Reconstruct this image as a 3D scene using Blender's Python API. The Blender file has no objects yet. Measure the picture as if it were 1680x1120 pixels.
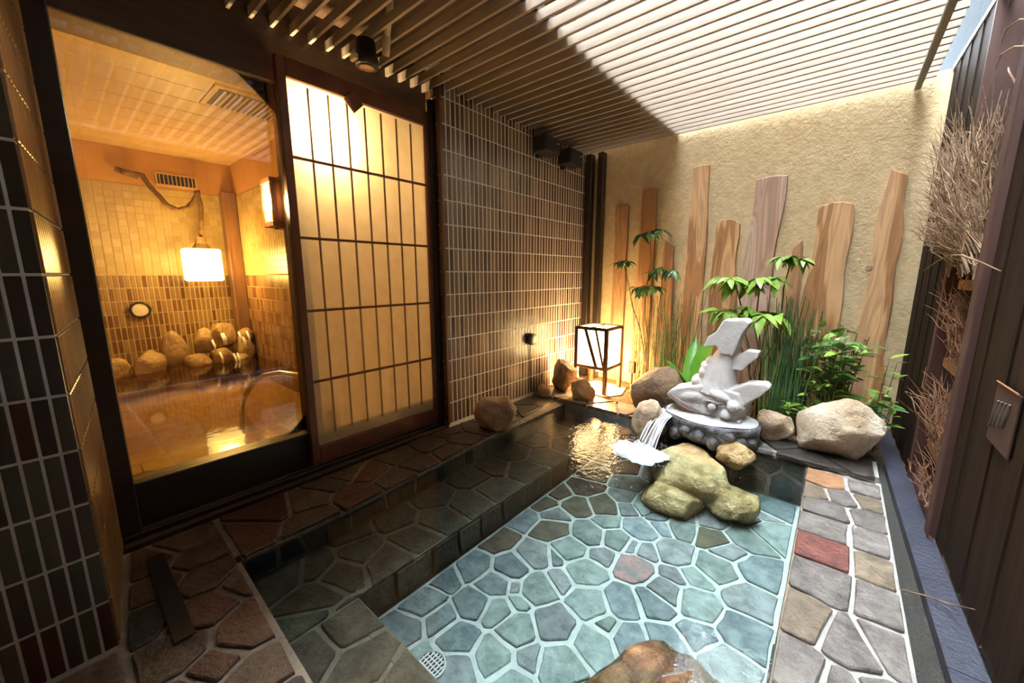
import bpy, bmesh, math, random
from mathutils import Vector, Matrix, noise
R = math.radians
SC = bpy.context.scene
COL = SC.collection
rnd = random.Random(7)

# ------------------------------------------------------------------ camera
cam_d = bpy.data.cameras.new('camera'); cam = bpy.data.objects.new('camera', cam_d); COL.objects.link(cam)
cam.location = (0, 0, 1.05); cam.rotation_euler = (R(90 - 9.87), 0, R(40.2))
cam_d.sensor_width = 36; cam_d.lens = 36 * 632 / 1680; cam_d.clip_start = 0.02
SC.camera = cam
# ------------------------------------------------------------------ world, exposure
w = bpy.data.worlds.new('sky'); SC.world = w; w.use_nodes = True
bg = w.node_tree.nodes['Background']; bg.inputs[0].default_value = (0.86, 0.93, 1.0, 1); bg.inputs[1].default_value = 42
SC.view_settings.view_transform = 'Standard'; SC.view_settings.look = 'None'
SC.view_settings.exposure = 0.0; SC.view_settings.gamma = 1; SC.view_settings.use_curve_mapping = False
SC.cycles.max_bounces = 10; SC.cycles.transparent_max_bounces = 16; SC.cycles.sample_clamp_indirect = 6
SC.cycles.caustics_reflective = False; SC.cycles.caustics_refractive = False
LAMP_SHOJI = 120; LAMP_BATH = 85.0; LANTERN_BULB = 52.0; LAMP_SPOT = 4; LAMP_WALL = 60

# ------------------------------------------------------------------ materials
def nodes(name):
    m = bpy.data.materials.new(name); m.use_nodes = True
    nt = m.node_tree; p = nt.nodes['Principled BSDF']
    return m, nt, p
def N(nt, t, **k):
    n = nt.nodes.new(t)
    for a, v in k.items():
        if a.startswith('i_'):
            key = a[2:]; n.inputs[int(key) if key.isdigit() else key.replace('_', ' ')].default_value = v
        else: setattr(n, a, v)
    return n
def c4(c): return (c[0], c[1], c[2], 1)
def ramp(nt, stops):
    r = nt.nodes.new('ShaderNodeValToRGB'); e = r.color_ramp.elements
    while len(e) < len(stops): e.new(0.5)
    for k, (p, c) in enumerate(stops): e[k].position = p; e[k].color = c4(c)
    return r
def mat(name, c1, c2=None, scale=8, rough=.6, bump=.0, bscale=40, spec=.5, metal=0, stretch=None, rand=.0, coat=0, ramp_pos=(.35, .65), detail=6, distort=0, bdist=.01):
    """two-colour noise material with relief; stretch scales the texture axes (grain), rand varies brightness per piece"""
    m, nt, p = nodes(name); L = nt.links
    tc = N(nt, 'ShaderNodeTexCoord'); mp = N(nt, 'ShaderNodeMapping'); mp.inputs['Scale'].default_value = stretch or (1, 1, 1)
    oi = N(nt, 'ShaderNodeObjectInfo')
    L.new(tc.outputs['Object'], mp.inputs['Vector'])
    off = N(nt, 'ShaderNodeVectorMath', operation='SCALE'); comb = N(nt, 'ShaderNodeCombineXYZ')
    for k in range(3): L.new(oi.outputs['Random'], comb.inputs[k])
    L.new(comb.outputs[0], off.inputs[0]); off.inputs['Scale'].default_value = 37.0
    L.new(off.outputs[0], mp.inputs['Location'])
    nz = N(nt, 'ShaderNodeTexNoise', i_Scale=scale, i_Detail=detail, i_Roughness=.6, i_Distortion=distort); L.new(mp.outputs[0], nz.inputs['Vector'])
    r = ramp(nt, [(ramp_pos[0], c1), (ramp_pos[1], c2 or c1)]); L.new(nz.outputs['Fac'], r.inputs[0])
    col = r.outputs[0]
    if rand:
        g = N(nt, 'ShaderNodeNewGeometry'); ad = N(nt, 'ShaderNodeMath', operation='ADD'); fr = N(nt, 'ShaderNodeMath', operation='FRACT')
        L.new(g.outputs['Random Per Island'], ad.inputs[0]); L.new(oi.outputs['Random'], ad.inputs[1]); L.new(ad.outputs[0], fr.inputs[0])
        mr = N(nt, 'ShaderNodeMapRange'); mr.inputs['To Min'].default_value = 1 - rand; mr.inputs['To Max'].default_value = 1 + rand
        L.new(fr.outputs[0], mr.inputs['Value'])
        hv = N(nt, 'ShaderNodeHueSaturation'); L.new(mr.outputs[0], hv.inputs['Value']); L.new(col, hv.inputs['Color']); col = hv.outputs[0]
    L.new(col, p.inputs['Base Color'])
    p.inputs['Roughness'].default_value = rough; p.inputs['Metallic'].default_value = metal
    p.inputs['Specular IOR Level'].default_value = spec
    if coat: p.inputs['Coat Weight'].default_value = coat; p.inputs['Coat Roughness'].default_value = .08
    if bump:
        bn = N(nt, 'ShaderNodeTexNoise', i_Scale=bscale, i_Detail=5.0, i_Roughness=.6); L.new(mp.outputs[0], bn.inputs['Vector'])
        b = N(nt, 'ShaderNodeBump', i_Strength=bump, i_Distance=bdist); L.new(bn.outputs['Fac'], b.inputs['Height']); L.new(b.outputs[0], p.inputs['Normal'])
    return m
def emis(name, col, s, base=None):
    m, nt, p = nodes(name); p.inputs['Base Color'].default_value = c4(base or col)
    p.inputs['Emission Color'].default_value = c4(col); p.inputs['Emission Strength'].default_value = s; return m
def tiles_mat(name, cols, rough=.22):
    m, nt, p = nodes(name); L = nt.links
    g = N(nt, 'ShaderNodeNewGeometry'); oi = N(nt, 'ShaderNodeObjectInfo'); ad = N(nt, 'ShaderNodeMath', operation='ADD'); fr = N(nt, 'ShaderNodeMath', operation='FRACT')
    L.new(g.outputs['Random Per Island'], ad.inputs[0]); L.new(oi.outputs['Random'], ad.inputs[1]); L.new(ad.outputs[0], fr.inputs[0])
    r = ramp(nt, [(k / len(cols), c) for k, c in enumerate(cols)]); r.color_ramp.interpolation = 'CONSTANT'; L.new(fr.outputs[0], r.inputs[0])
    tc = N(nt, 'ShaderNodeTexCoord'); nz = N(nt, 'ShaderNodeTexNoise', i_Scale=60.0, i_Detail=4.0); L.new(tc.outputs['Object'], nz.inputs['Vector'])
    mx = N(nt, 'ShaderNodeMix', data_type='RGBA', blend_type='MULTIPLY'); mx.inputs['Factor'].default_value = .45
    L.new(r.outputs[0], mx.inputs[6]); L.new(nz.outputs['Fac'], mx.inputs[7]); L.new(mx.outputs[2], p.inputs['Base Color'])
    b = N(nt, 'ShaderNodeBump', i_Strength=.25, i_Distance=.004); L.new(nz.outputs['Fac'], b.inputs['Height']); L.new(b.outputs[0], p.inputs['Normal'])
    p.inputs['Roughness'].default_value = rough; return m
def thin_glass(name, ior, tint, bump=None):
    """transparent sheet with a Fresnel mirror coat; bump = (scale, strength) ripples"""
    m = bpy.data.materials.new(name); m.use_nodes = True; nt = m.node_tree; nt.nodes.clear(); L = nt.links
    out = N(nt, 'ShaderNodeOutputMaterial'); mx = N(nt, 'ShaderNodeMixShader'); tr = N(nt, 'ShaderNodeBsdfTransparent'); gl = N(nt, 'ShaderNodeBsdfGlossy'); fz = N(nt, 'ShaderNodeFresnel')
    tr.inputs[0].default_value = c4(tint); gl.inputs['Roughness'].default_value = 0.02; fz.inputs['IOR'].default_value = ior
    L.new(fz.outputs[0], mx.inputs[0]); L.new(tr.outputs[0], mx.inputs[1]); L.new(gl.outputs[0], mx.inputs[2]); L.new(mx.outputs[0], out.inputs[0])
    if bump:
        tc = N(nt, 'ShaderNodeTexCoord'); h = None
        for sc, st in bump['layers']:
            nz = N(nt, 'ShaderNodeTexNoise', i_Scale=sc, i_Detail=3.0); L.new(tc.outputs['Object'], nz.inputs['Vector'])
            b = N(nt, 'ShaderNodeBump', i_Distance=.02); L.new(nz.outputs['Fac'], b.inputs['Height'])
            if 'centre' in bump:
                d = N(nt, 'ShaderNodeVectorMath', operation='DISTANCE'); L.new(tc.outputs['Object'], d.inputs[0]); d.inputs[1].default_value = bump['centre']
                mr = N(nt, 'ShaderNodeMapRange'); mr.inputs['From Min'].default_value = .1; mr.inputs['From Max'].default_value = bump['reach']
                mr.inputs['To Min'].default_value = st; mr.inputs['To Max'].default_value = st * .07; L.new(d.outputs['Value'], mr.inputs['Value']); L.new(mr.outputs[0], b.inputs['Strength'])
            else: b.inputs['Strength'].default_value = st
            if h: L.new(h, b.inputs['Normal'])
            h = b.outputs[0]
        L.new(h, gl.inputs['Normal']); L.new(h, fz.inputs['Normal'])
    return m

M = {}
M['plaster'] = mat('sand_plaster', (.60, .445, .25), (.70, .54, .325), 18, .95, 1.0, 46, spec=.1, bdist=.010)
M['roof'] = mat('roof_board', (.10, .055, .03), (.16, .09, .05), 6, .7, .2, 30, stretch=(1, 6, 1))
M['slat'] = mat('slat_paint', (.37, .29, .215), (.44, .355, .27), 6, .5, .1, 50, stretch=(.5, 6, 6), rand=.05)
M['beam'] = mat('beam_wood', (.045, .024, .014), (.075, .04, .022), 5, .5, .15, 30, stretch=(6, .6, 6))
M['dark_frame'] = mat('dark_frame', (.018, .011, .008), (.035, .02, .013), 8, .35, .1, 40, stretch=(4, .6, 4))
M['red_frame'] = mat('red_wood_frame', (.11, .032, .014), (.17, .055, .022), 8, .4, .12, 40, stretch=(6, 1, 1))
M['muntin'] = mat('muntin_wood', (.30, .16, .075), (.37, .21, .10), 10, .5, .1, 40)
M['fence'] = mat('stained_fence_board', (.017, .010, .006), (.034, .020, .012), 9, .75, .35, 50, spec=.1, stretch=(3, 3, .25), rand=.22)
M['fence_post'] = mat('red_fence_post', (.055, .021, .015), (.085, .036, .027), 7, .7, .2, 40, stretch=(3, 3, .3))
M['fence_bar'] = mat('cross_bar', (.24, .11, .045), (.33, .16, .07), 8, .6, .2, 40, stretch=(3, .4, 3))
M['grout'] = mat('white_grout', (.74, .73, .71), (.83, .82, .80), 60, .9)
M['joint_dark'] = mat('brown_joint', (.21, .165, .115), (.33, .265, .19), 22, .75, .5, 90)
M['joint'] = mat('stone_joint', (.36, .35, .32), (.50, .48, .44), 22, .75, .5, 90)
M['pool_joint'] = mat('pale_joint', (.47, .50, .47), (.66, .69, .65), 16, .85, .4, 90)
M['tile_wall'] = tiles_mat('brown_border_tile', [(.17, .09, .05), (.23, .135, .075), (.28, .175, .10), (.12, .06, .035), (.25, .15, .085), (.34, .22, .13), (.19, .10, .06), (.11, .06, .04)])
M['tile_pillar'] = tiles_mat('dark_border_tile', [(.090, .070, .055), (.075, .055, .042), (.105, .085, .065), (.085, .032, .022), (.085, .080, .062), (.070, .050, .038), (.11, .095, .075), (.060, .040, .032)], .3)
M['tile_reveal'] = tiles_mat('amber_glow_tile', [(.30, .16, .07), (.24, .12, .05), (.36, .20, .10), (.26, .14, .06)], .3)  # golden lamp glow on the pillar reveal is put into this tile colour
M['tile_bath'] = tiles_mat('bath_border_tile', [(.26, .13, .05), (.36, .20, .08), (.20, .09, .035), (.40, .25, .11)], .25)
M['tile_small'] = tiles_mat('small_beige_tile', [(.58, .42, .17), (.63, .47, .20), (.55, .39, .15), (.66, .50, .23)], .3)
M['bath_grout'] = mat('bath_grout', (.50, .36, .15), (.58, .43, .20), 40, .9)
M['bath_plaster'] = mat('ochre_band', (.50, .26, .07), (.56, .30, .09), 5, .8)
M['bath_ceiling'] = mat('bath_ceiling_board', (.58, .40, .18), (.66, .47, .22), 5, .45, .1, 30, stretch=(.4, 4, 1))
M['bath_floor'] = mat('bath_floor', (.50, .34, .13), (.62, .44, .19), 9, .18, .15, 30)
def stone(n, a, b, r=.28, rand=.25): return mat(n, tuple(x * .72 for x in a), tuple(x * 1.12 for x in b), 16, r, .8, 60, rand=rand, ramp_pos=(.34, .66), bdist=.012, detail=10, distort=.4)
ST = dict(grey=stone('grey_slab', (.15, .13, .115), (.27, .24, .215)), brown=stone('brown_slab', (.085, .052, .034), (.15, .095, .062)), red=stone('red_slab', (.20, .055, .04), (.29, .10, .075)),
          orange=stone('orange_slab', (.36, .17, .075), (.44, .24, .12)), dark=stone('dark_slab', (.035, .03, .026), (.07, .06, .05)), tan=stone('tan_slab', (.17, .13, .085), (.28, .215, .15)), olive=stone('olive_slab', (.075, .062, .038), (.13, .105, .065)), rust=stone('rust_slab', (.080, .034, .020), (.13, .058, .036)))
PT = dict(blue=stone('pool_blue_slab', (.17, .215, .225), (.27, .315, .32), .5), grey=stone('pool_grey_slab', (.20, .21, .21), (.31, .32, .315), .5), green=stone('pool_green_slab', (.21, .26, .235), (.31, .36, .33), .5),
          pink=stone('pool_pink_slab', (.24, .28, .28), (.46, .24, .22), .5), olive=stone('pool_olive_slab', (.085, .075, .045), (.14, .12, .075), .5), brown=stone('pool_brown_slab', (.085, .055, .034), (.145, .10, .062), .5), dark=stone('pool_dark_slab', (.03, .032, .032), (.06, .062, .06), .5))
M['rock'] = mat('tan_rock', (.32, .18, .09), (.68, .47, .28), 5, .75, 1.0, 22, rand=.08, ramp_pos=(.35, .62), distort=.6, bdist=.03)
M['rock_pale'] = mat('pale_rock', (.46, .32, .19), (.78, .65, .48), 5, .75, 1.0, 22, rand=.06, ramp_pos=(.33, .6), distort=.8, bdist=.03)
M['rock_brown'] = mat('brown_rock', (.17, .10, .055), (.40, .27, .16), 5, .6, 1.0, 20, ramp_pos=(.38, .62), distort=.6, bdist=.03)
M['rock_wet'] = mat('wet_yellow_rock', (.38, .23, .08), (.86, .62, .30), 9, .25, 1.0, 26, ramp_pos=(.36, .6), distort=.5, bdist=.03)
M['rock_amber'] = mat('wet_amber_rock', (.075, .03, .010), (.33, .175, .08), 9, .13, 1.0, 24, ramp_pos=(.38, .64), distort=.8, bdist=.03)
M['rock_bath'] = mat('bath_rock', (.26, .16, .07), (.50, .35, .17), 4, .5, .8, 12, bdist=.04)
M['statue'] = mat('carved_pale_stone', (.74, .70, .66), (.88, .84, .80), 14, .9, .8, 120, bdist=.006)
M['bowl'] = mat('dark_wet_bowl', (.055, .055, .06), (.30, .30, .32), 14, .3, .9, 30, ramp_pos=(.42, .66), bdist=.02)
M['foam'] = mat('foam', (.86, .89, .92), (.93, .95, .97), 30, .35, .3, 60)
M['soil'] = mat('soil', (.07, .045, .025), (.16, .11, .06), 30, .95, 1.0, 60, bdist=.02)
M['board'] = None
M['paper'] = None
M['black'] = mat('black_plastic', (.010, .010, .011), (.016, .016, .017), 20, .45, .1, 200)
M['steel'] = mat('brushed_steel', (.5, .47, .42), (.58, .55, .5), 10, .25, 0, metal=1)
M['white'] = mat('white_plastic', (.75, .75, .74), None, 5, .4)
M['dial'] = mat('dial_face', (.70, .62, .48), (.76, .68, .53), 5, .2)
M['pipe'] = mat('cream_pipe', (.72, .60, .38), (.76, .64, .42), 5, .35)
M['twig'] = mat('dry_twig', (.20, .115, .065), (.42, .29, .175), 20, .85, rand=.3)
M['twig_red'] = mat('brown_twig', (.22, .105, .055), (.36, .19, .10), 20, .85, rand=.35)
M['leaf'] = mat('glossy_leaf', (.16, .30, .035), (.30, .46, .08), 12, .35, rand=.35)
M['leaf_dark'] = mat('dark_leaf', (.045, .14, .03), (.10, .24, .05), 12, .3, rand=.35)
M['leaf_strap'] = mat('strap_leaf', (.07, .25, .02), (.14, .36, .04), 6, .3, rand=.1)
M['stem'] = mat('plant_stem', (.12, .09, .04), (.20, .15, .07), 10, .7)
M['reed'] = mat('horsetail', (.035, .11, .035), (.085, .19, .06), 8, .55, stretch=(1, 1, 6), rand=.35)
M['reed_dry'] = mat('dry_reed', (.20, .15, .05), (.34, .25, .09), 8, .6, stretch=(1, 1, 6), rand=.35)
M['rope'] = mat('twisted_branch', (.13, .075, .03), (.26, .15, .06), 25, .8, .8, 60)
M['kerb'] = mat('slate_kerb', (.030, .033, .052), (.05, .053, .078), 9, .45, .5, 60)
M['groove'] = mat('wet_gravel', (.03, .028, .025), (.08, .075, .065), 120, .4, 1.0, 140)
M['metal_siding'] = mat('blue_grey_siding', (.010, .015, .019), (.016, .022, .027), 6, .9, spec=.02)
M['sky_block_grey'] = mat('grey_sky_block', (.10, .10, .095), (.13, .13, .12), 3, .9)  # only for the unseen wall that blocks part of the sky
M['lantern_wood'] = mat('lantern_wood', (.06, .020, .010), (.10, .036, .016), 9, .4, stretch=(1, 1, .3))
M['glass'] = thin_glass('door_glass', 2.2, (.97, .96, .93))
M['water'] = thin_glass('pool_water', 1.33, (.855, .952, .945), dict(layers=[(9, .08), (30, .22)], centre=(-.9, 2.2, -.03), reach=1.5))
M['bath_water'] = thin_glass('bath_water', 1.33, (.86, .76, .50), dict(layers=[(5, .05), (24, .025)]))

def board_mat(name, sap, heart, mid, scale=1.0, dens=9):
    m, nt, p = nodes(name); L = nt.links
    tc = N(nt, 'ShaderNodeTexCoord'); oi = N(nt, 'ShaderNodeObjectInfo'); mp = N(nt, 'ShaderNodeMapping'); mp.inputs['Scale'].default_value = (dens, dens, .9)
    comb = N(nt, 'ShaderNodeCombineXYZ'); ml = N(nt, 'ShaderNodeMath', operation='MULTIPLY'); ml.inputs[1].default_value = 91
    L.new(oi.outputs['Random'], ml.inputs[0]); L.new(ml.outputs[0], comb.inputs[1]); L.new(ml.outputs[0], comb.inputs[2]); L.new(comb.outputs[0], mp.inputs['Location'])
    L.new(tc.outputs['Object'], mp.inputs['Vector'])
    nz = N(nt, 'ShaderNodeTexNoise', i_Scale=1.0 * scale, i_Detail=2.0, i_Distortion=.5); L.new(mp.outputs[0], nz.inputs['Vector'])
    r = ramp(nt, [(.30, sap), (.47, sap), (.52, mid), (.62, heart), (.74, mid)]); L.new(nz.outputs['Fac'], r.inputs[0])
    ring = N(nt, 'ShaderNodeMath', operation='MULTIPLY'); ring.inputs[1].default_value = 55; sn = N(nt, 'ShaderNodeMath', operation='SINE')
    L.new(nz.outputs['Fac'], ring.inputs[0]); L.new(ring.outputs[0], sn.inputs[0])
    mr = N(nt, 'ShaderNodeMapRange'); mr.inputs['From Min'].default_value = -1; mr.inputs['To Min'].default_value = .78; mr.inputs['To Max'].default_value = 1.08; L.new(sn.outputs[0], mr.inputs['Value'])
    hv = N(nt, 'ShaderNodeHueSaturation'); L.new(r.outputs[0], hv.inputs['Color']); L.new(mr.outputs[0], hv.inputs['Value']); L.new(hv.outputs[0], p.inputs['Base Color'])
    p.inputs['Roughness'].default_value = .6
    b = N(nt, 'ShaderNodeBump', i_Strength=.15, i_Distance=.004); L.new(sn.outputs[0], b.inputs['Height']); L.new(b.outputs[0], p.inputs['Normal'])
    return m
M['board'] = board_mat('live_edge_board', (.68, .40, .20), (.36, .16, .06), (.52, .27, .115))
M['board_red'] = board_mat('reddish_board', (.50, .27, .13), (.33, .155, .07), (.42, .21, .10), 1.2, 14)
M['board_pink'] = board_mat('pinkish_board', (.60, .41, .31), (.48, .29, .20), (.55, .36, .26), 1.0, 6)
def paper():
    m, nt, p = nodes('frosted_sheet'); L = nt.links; out = nt.nodes['Material Output']
    tc = N(nt, 'ShaderNodeTexCoord'); nz = N(nt, 'ShaderNodeTexNoise', i_Scale=14.0, i_Detail=5.0); L.new(tc.outputs['Object'], nz.inputs['Vector'])
    r = ramp(nt, [(.3, (.72, .58, .37)), (.7, (.80, .67, .46))]); L.new(nz.outputs['Fac'], r.inputs[0])
    t = N(nt, 'ShaderNodeBsdfTranslucent'); L.new(r.outputs[0], t.inputs[0]); L.new(r.outputs[0], p.inputs['Base Color']); p.inputs['Roughness'].default_value = .5
    mx = N(nt, 'ShaderNodeMixShader'); mx.inputs[0].default_value = .55; L.new(p.outputs[0], mx.inputs[1]); L.new(t.outputs[0], mx.inputs[2]); L.new(mx.outputs[0], out.inputs[0]); return m
M['paper'] = paper()
M['lantern_paper'] = emis('lit_lantern_paper', (1.0, .68, .30), 26.0)
M['bath_paper'] = emis('lit_bath_shade', (1.0, .68, .20), 9.0)
M['wall_lamp'] = emis('lit_wall_lamp', (1.0, .68, .48), 4)

# ------------------------------------------------------------------ mesh helpers
class MB:
    def __init__(s): s.v = []; s.f = []
    def add(s, vs, fs):
        o = len(s.v); s.v += [tuple(v) for v in vs]; s.f += [tuple(o + i for i in f) for f in fs]; return s
    def box(s, x0, x1, y0, y1, z0, z1, b=0.0, mtx=None):
        if b <= 0:
            vs = [(x, y, z) for z in (z0, z1) for y in (y0, y1) for x in (x0, x1)]
            fs = [(0, 2, 3, 1), (4, 5, 7, 6), (0, 1, 5, 4), (2, 6, 7, 3), (0, 4, 6, 2), (1, 3, 7, 5)]
        else:
            bm = bmesh.new(); bmesh.ops.create_cube(bm, size=1)
            for v in bm.verts: v.co = Vector(((x0 + x1) / 2 + v.co.x * (x1 - x0), (y0 + y1) / 2 + v.co.y * (y1 - y0), (z0 + z1) / 2 + v.co.z * (z1 - z0)))
            bmesh.ops.bevel(bm, geom=bm.edges[:], offset=b, segments=1, affect='EDGES')
            bm.verts.index_update(); vs = [v.co.copy() for v in bm.verts]; fs = [[v.index for v in f.verts] for f in bm.faces]; bm.free()
        if mtx: vs = [mtx @ Vector(v) for v in vs]
        return s.add(vs, fs)
    def tube(s, pts, rad, n=6, cap=True):
        pts = [Vector(p) for p in pts]; m = len(pts); rs = rad if isinstance(rad, (list, tuple)) else [rad] * m
        vs = []; fs = []; up = Vector((.31, .17, .93))
        for i, p in enumerate(pts):
            t = (pts[min(i + 1, m - 1)] - pts[max(i - 1, 0)]); t = t.normalized() if t.length > 1e-9 else Vector((0, 0, 1))
            a = t.cross(up if abs(t.dot(up)) < .95 else Vector((1, 0, 0))).normalized(); b = t.cross(a)
            for k in range(n):
                q = 2 * math.pi * k / n; vs.append(p + (a * math.cos(q) + b * math.sin(q)) * rs[i])
        for i in range(m - 1):
            for k in range(n): fs.append((i * n + k, i * n + (k + 1) % n, (i + 1) * n + (k + 1) % n, (i + 1) * n + k))
        if cap: fs.append(tuple(range(n - 1, -1, -1))); fs.append(tuple((m - 1) * n + k for k in range(n)))
        return s.add(vs, fs)
    def prism(s, poly, f0, f1):
        """poly 2-D; f0, f1 map (u,v) to the two ends"""
        n = len(poly); vs = [f0(*p) for p in poly] + [f1(*p) for p in poly]
        fs = [tuple(range(n - 1, -1, -1)), tuple(range(n, 2 * n))] + [(k, (k + 1) % n, n + (k + 1) % n, n + k) for k in range(n)]
        return s.add(vs, fs)
    def lathe(s, prof, n, mtx):
        vs = []; fs = []
        for r, z in prof:
            for k in range(n): q = 2 * math.pi * k / n; vs.append(mtx @ Vector((r * math.cos(q), r * math.sin(q), z)))
        for i in range(len(prof) - 1):
            for k in range(n): fs.append((i * n + k, i * n + (k + 1) % n, (i + 1) * n + (k + 1) % n, (i + 1) * n + k))
        fs.append(tuple(range(n - 1, -1, -1))); fs.append(tuple((len(prof) - 1) * n + k for k in range(n)))
        return s.add(vs, fs)
    def ell(s, c, r, seg=14, mtx=None):
        bm = bmesh.new(); bmesh.ops.create_icosphere(bm, subdivisions=3, radius=1)
        bm.verts.index_update(); vs = [Vector((v.co.x * r[0], v.co.y * r[1], v.co.z * r[2])) for v in bm.verts]
        if mtx: vs = [mtx @ v for v in vs]
        vs = [v + Vector(c) for v in vs]; fs = [[v.index for v in f.verts] for f in bm.faces]; bm.free(); return s.add(vs, fs)
    def mesh(s, name, m, smooth=False):
        me = bpy.data.meshes.new(name); me.from_pydata(s.v, [], s.f); me.materials.append(m)
        bm = bmesh.new(); bm.from_mesh(me); bmesh.ops.recalc_face_normals(bm, faces=bm.faces); bm.to_mesh(me); bm.free()
        if smooth: me.polygons.foreach_set('use_smooth', [True] * len(me.polygons))
        return me
    def obj(s, name, m, parent=None, smooth=False): return link(name, s.mesh(name, m, smooth), parent)
def link(name, me, parent=None, loc=None):
    o = bpy.data.objects.new(name, me); COL.objects.link(o)
    if parent: o.parent = parent; 
    if loc is not None: o.location = loc
    if parent and loc is None: o.matrix_parent_inverse = Matrix.Translation(-parent.location) if parent.rotation_euler == type(parent.rotation_euler)((0, 0, 0)) else Matrix()
    return o
def thing(name, label, cat, loc=(0, 0, 0), group=None):
    o = bpy.data.objects.new(name, None); COL.objects.link(o); o.location = loc; o.empty_display_size = .05; return tag(o, label, cat, group)
def tag(o, label, cat, group=None):
    o['label'] = label; o['category'] = cat
    if group: o['group'] = group
    return o
def struct(o): o['kind'] = 'structure'; return o
def stuff(o): o['kind'] = 'stuff'; return o
def base(name):
    o = bpy.data.objects.new(name, None); COL.objects.link(o); o.empty_display_size = .05; return struct(o)
def B(*a, **k): return MB().box(*a, **k)

# ------------------------------------------------------------------ flagstone layout
def clip(poly, nx, ny, c):
    out = []
    for i in range(len(poly)):
        a, b = poly[i], poly[(i + 1) % len(poly)]; da = nx * a[0] + ny * a[1] - c; db = nx * b[0] + ny * b[1] - c
        if da <= 0: out.append(a)
        if da * db < 0: t = da / (da - db); out.append((a[0] + (b[0] - a[0]) * t, a[1] + (b[1] - a[1]) * t))
    return out
def inset(poly, d):
    area = sum(poly[i - 1][0] * poly[i][1] - poly[i][0] * poly[i - 1][1] for i in range(len(poly)))
    q = poly
    for i in range(len(poly)):
        a, b = poly[i], poly[(i + 1) % len(poly)]; ex, ey = b[0] - a[0], b[1] - a[1]; l = math.hypot(ex, ey)
        if l < 1e-6: continue
        nx, ny = ey / l, -ex / l
        if area < 0: nx, ny = -nx, -ny
        q = clip(q, nx, ny, nx * a[0] + ny * a[1] - d)
        if len(q) < 3: return []
    return q
def rounded(poly, t, jit, rg):
    pts = []
    for i in range(len(poly)):
        a, b = poly[i], poly[(i + 1) % len(poly)]
        l = math.hypot(b[0] - a[0], b[1] - a[1])
        if l < .004: pts.append(a); continue
        u = min(t / l, .35)
        for f in ((u, 1 - u) if l < .09 else (u, .5, 1 - u)):
            pts.append((a[0] + (b[0] - a[0]) * f + rg.uniform(-jit, jit), a[1] + (b[1] - a[1]) * f + rg.uniform(-jit, jit)))
    return pts
def cells(region, seeds, big=.0035):
    out = []
    for i, s in enumerate(seeds):
        p = list(region); wi = 0 if len(s) > 2 else big
        for j, t in enumerate(seeds):
            if i == j: continue
            wj = 0 if len(t) > 2 else big
            nx, ny = 2 * (t[0] - s[0]), 2 * (t[1] - s[1]); c = t[0] ** 2 + t[1] ** 2 - s[0] ** 2 - s[1] ** 2 + wi - wj
            p = clip(p, nx, ny, c)
            if len(p) < 3: break
        if len(p) >= 3: out.append((s, p))
    return out
def lay(parent, region, seeds, gap, th, fmap, pick, seed=1, jit=.003, lift=.003, rnd_corner=.006, bev=.004):
    rg = random.Random(seed); made = []
    for s, p in cells(region, seeds):
        q = inset(p, gap / 2 * rg.uniform(.75, 1.3))
        if len(q) < 3: continue
        q = rounded(q, rnd_corner, jit, rg); t = inset_scale(q, bev)
        dz = rg.uniform(-lift, lift); n = len(q)
        vs = [fmap(u, v, -th) for u, v in q] + [fmap(u, v, dz - bev) for u, v in q] + [fmap(u, v, dz) for u, v in t]
        fs = [tuple(range(2 * n, 3 * n))] + [(r * n + k, r * n + (k + 1) % n, (r + 1) * n + (k + 1) % n, (r + 1) * n + k) for r in (0, 1) for k in range(n)]
        o = MB().add(vs, fs).obj('flagstone', pick(s, rg), parent); made.append(o)
    return made
def inset_scale(q, d):
    cx = sum(p[0] for p in q) / len(q); cy = sum(p[1] for p in q) / len(q); o = []
    for x, y in q:
        l = math.hypot(x - cx, y - cy) or 1; k = max(0, 1 - d / l); o.append((cx + (x - cx) * k, cy + (y - cy) * k))
    return o
def choose(table, over=()):
    def f(s, rg):
        for x, y, k in over:
            if abs(s[0] - x) < .03 and abs(s[1] - y) < .03: return table[k]
        ks = table['_'] if '_' in table else list(table); return table[rg.choice(ks)]
    return f

# ================================================================== STRUCTURE
XW = -1.99; YB = 3.5
def fx(y): return .44 - .024 * y
# back wall
struct(B(-2.4, .62, YB, YB + .12, -.1, 2.215).obj('wall_back', M['plaster']))
# tiled wall block on the left: backing plus tiles
wl = base('wall_left')
B(-2.40, XW + .0022, 1.672, YB, -.1, 2.3).obj('grout_backing', M['grout'], wl)
TW, TH, PX, PZ = .0275, .1435, .033, .15
WX, WT = .040, .0300
tile_me = B(-.004, .004, -WT / 2, WT / 2, -TH / 2, TH / 2, b=.0022).mesh('tile', M['tile_wall'])
spots = []
ncol = int((YB - 1.668) / WX)
for c in range(ncol):
    for r in range(15):
        spots.append((1.668 + .010 + WT / 2 + c * WX, .018 + PZ / 2 + (r - 0) * PZ))
spots = [s for s in spots if s[1] < 2.22]
spots.sort(key=lambda s: s[0])
rest = MB()
for i, (y, z) in enumerate(spots):
    if i < 300: link('tile', tile_me, wl, (XW, y, z))
    else: rest.box(XW - .004, XW + .004, y - WT / 2, y + WT / 2, z - TH / 2, z + TH / 2, b=.0022)
stuff(rest.obj('far_tiles', M['tile_wall'], wl))
B(XW - .02, XW + .012, 1.66, 1.675, .015, 2.2).obj('corner_bead', M['tile_wall'], wl)
end_me = B(-TW / 2, TW / 2, -.004, .004, -TH / 2, TH / 2, b=.0022).mesh('end_tile', M['tile_wall'])
for c in range(4):
    for r in range(15): link('end_tile', end_me, wl, (XW - .008 - TW / 2 - c * PX, 1.668, .018 + PZ / 2 + r * PZ))
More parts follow.
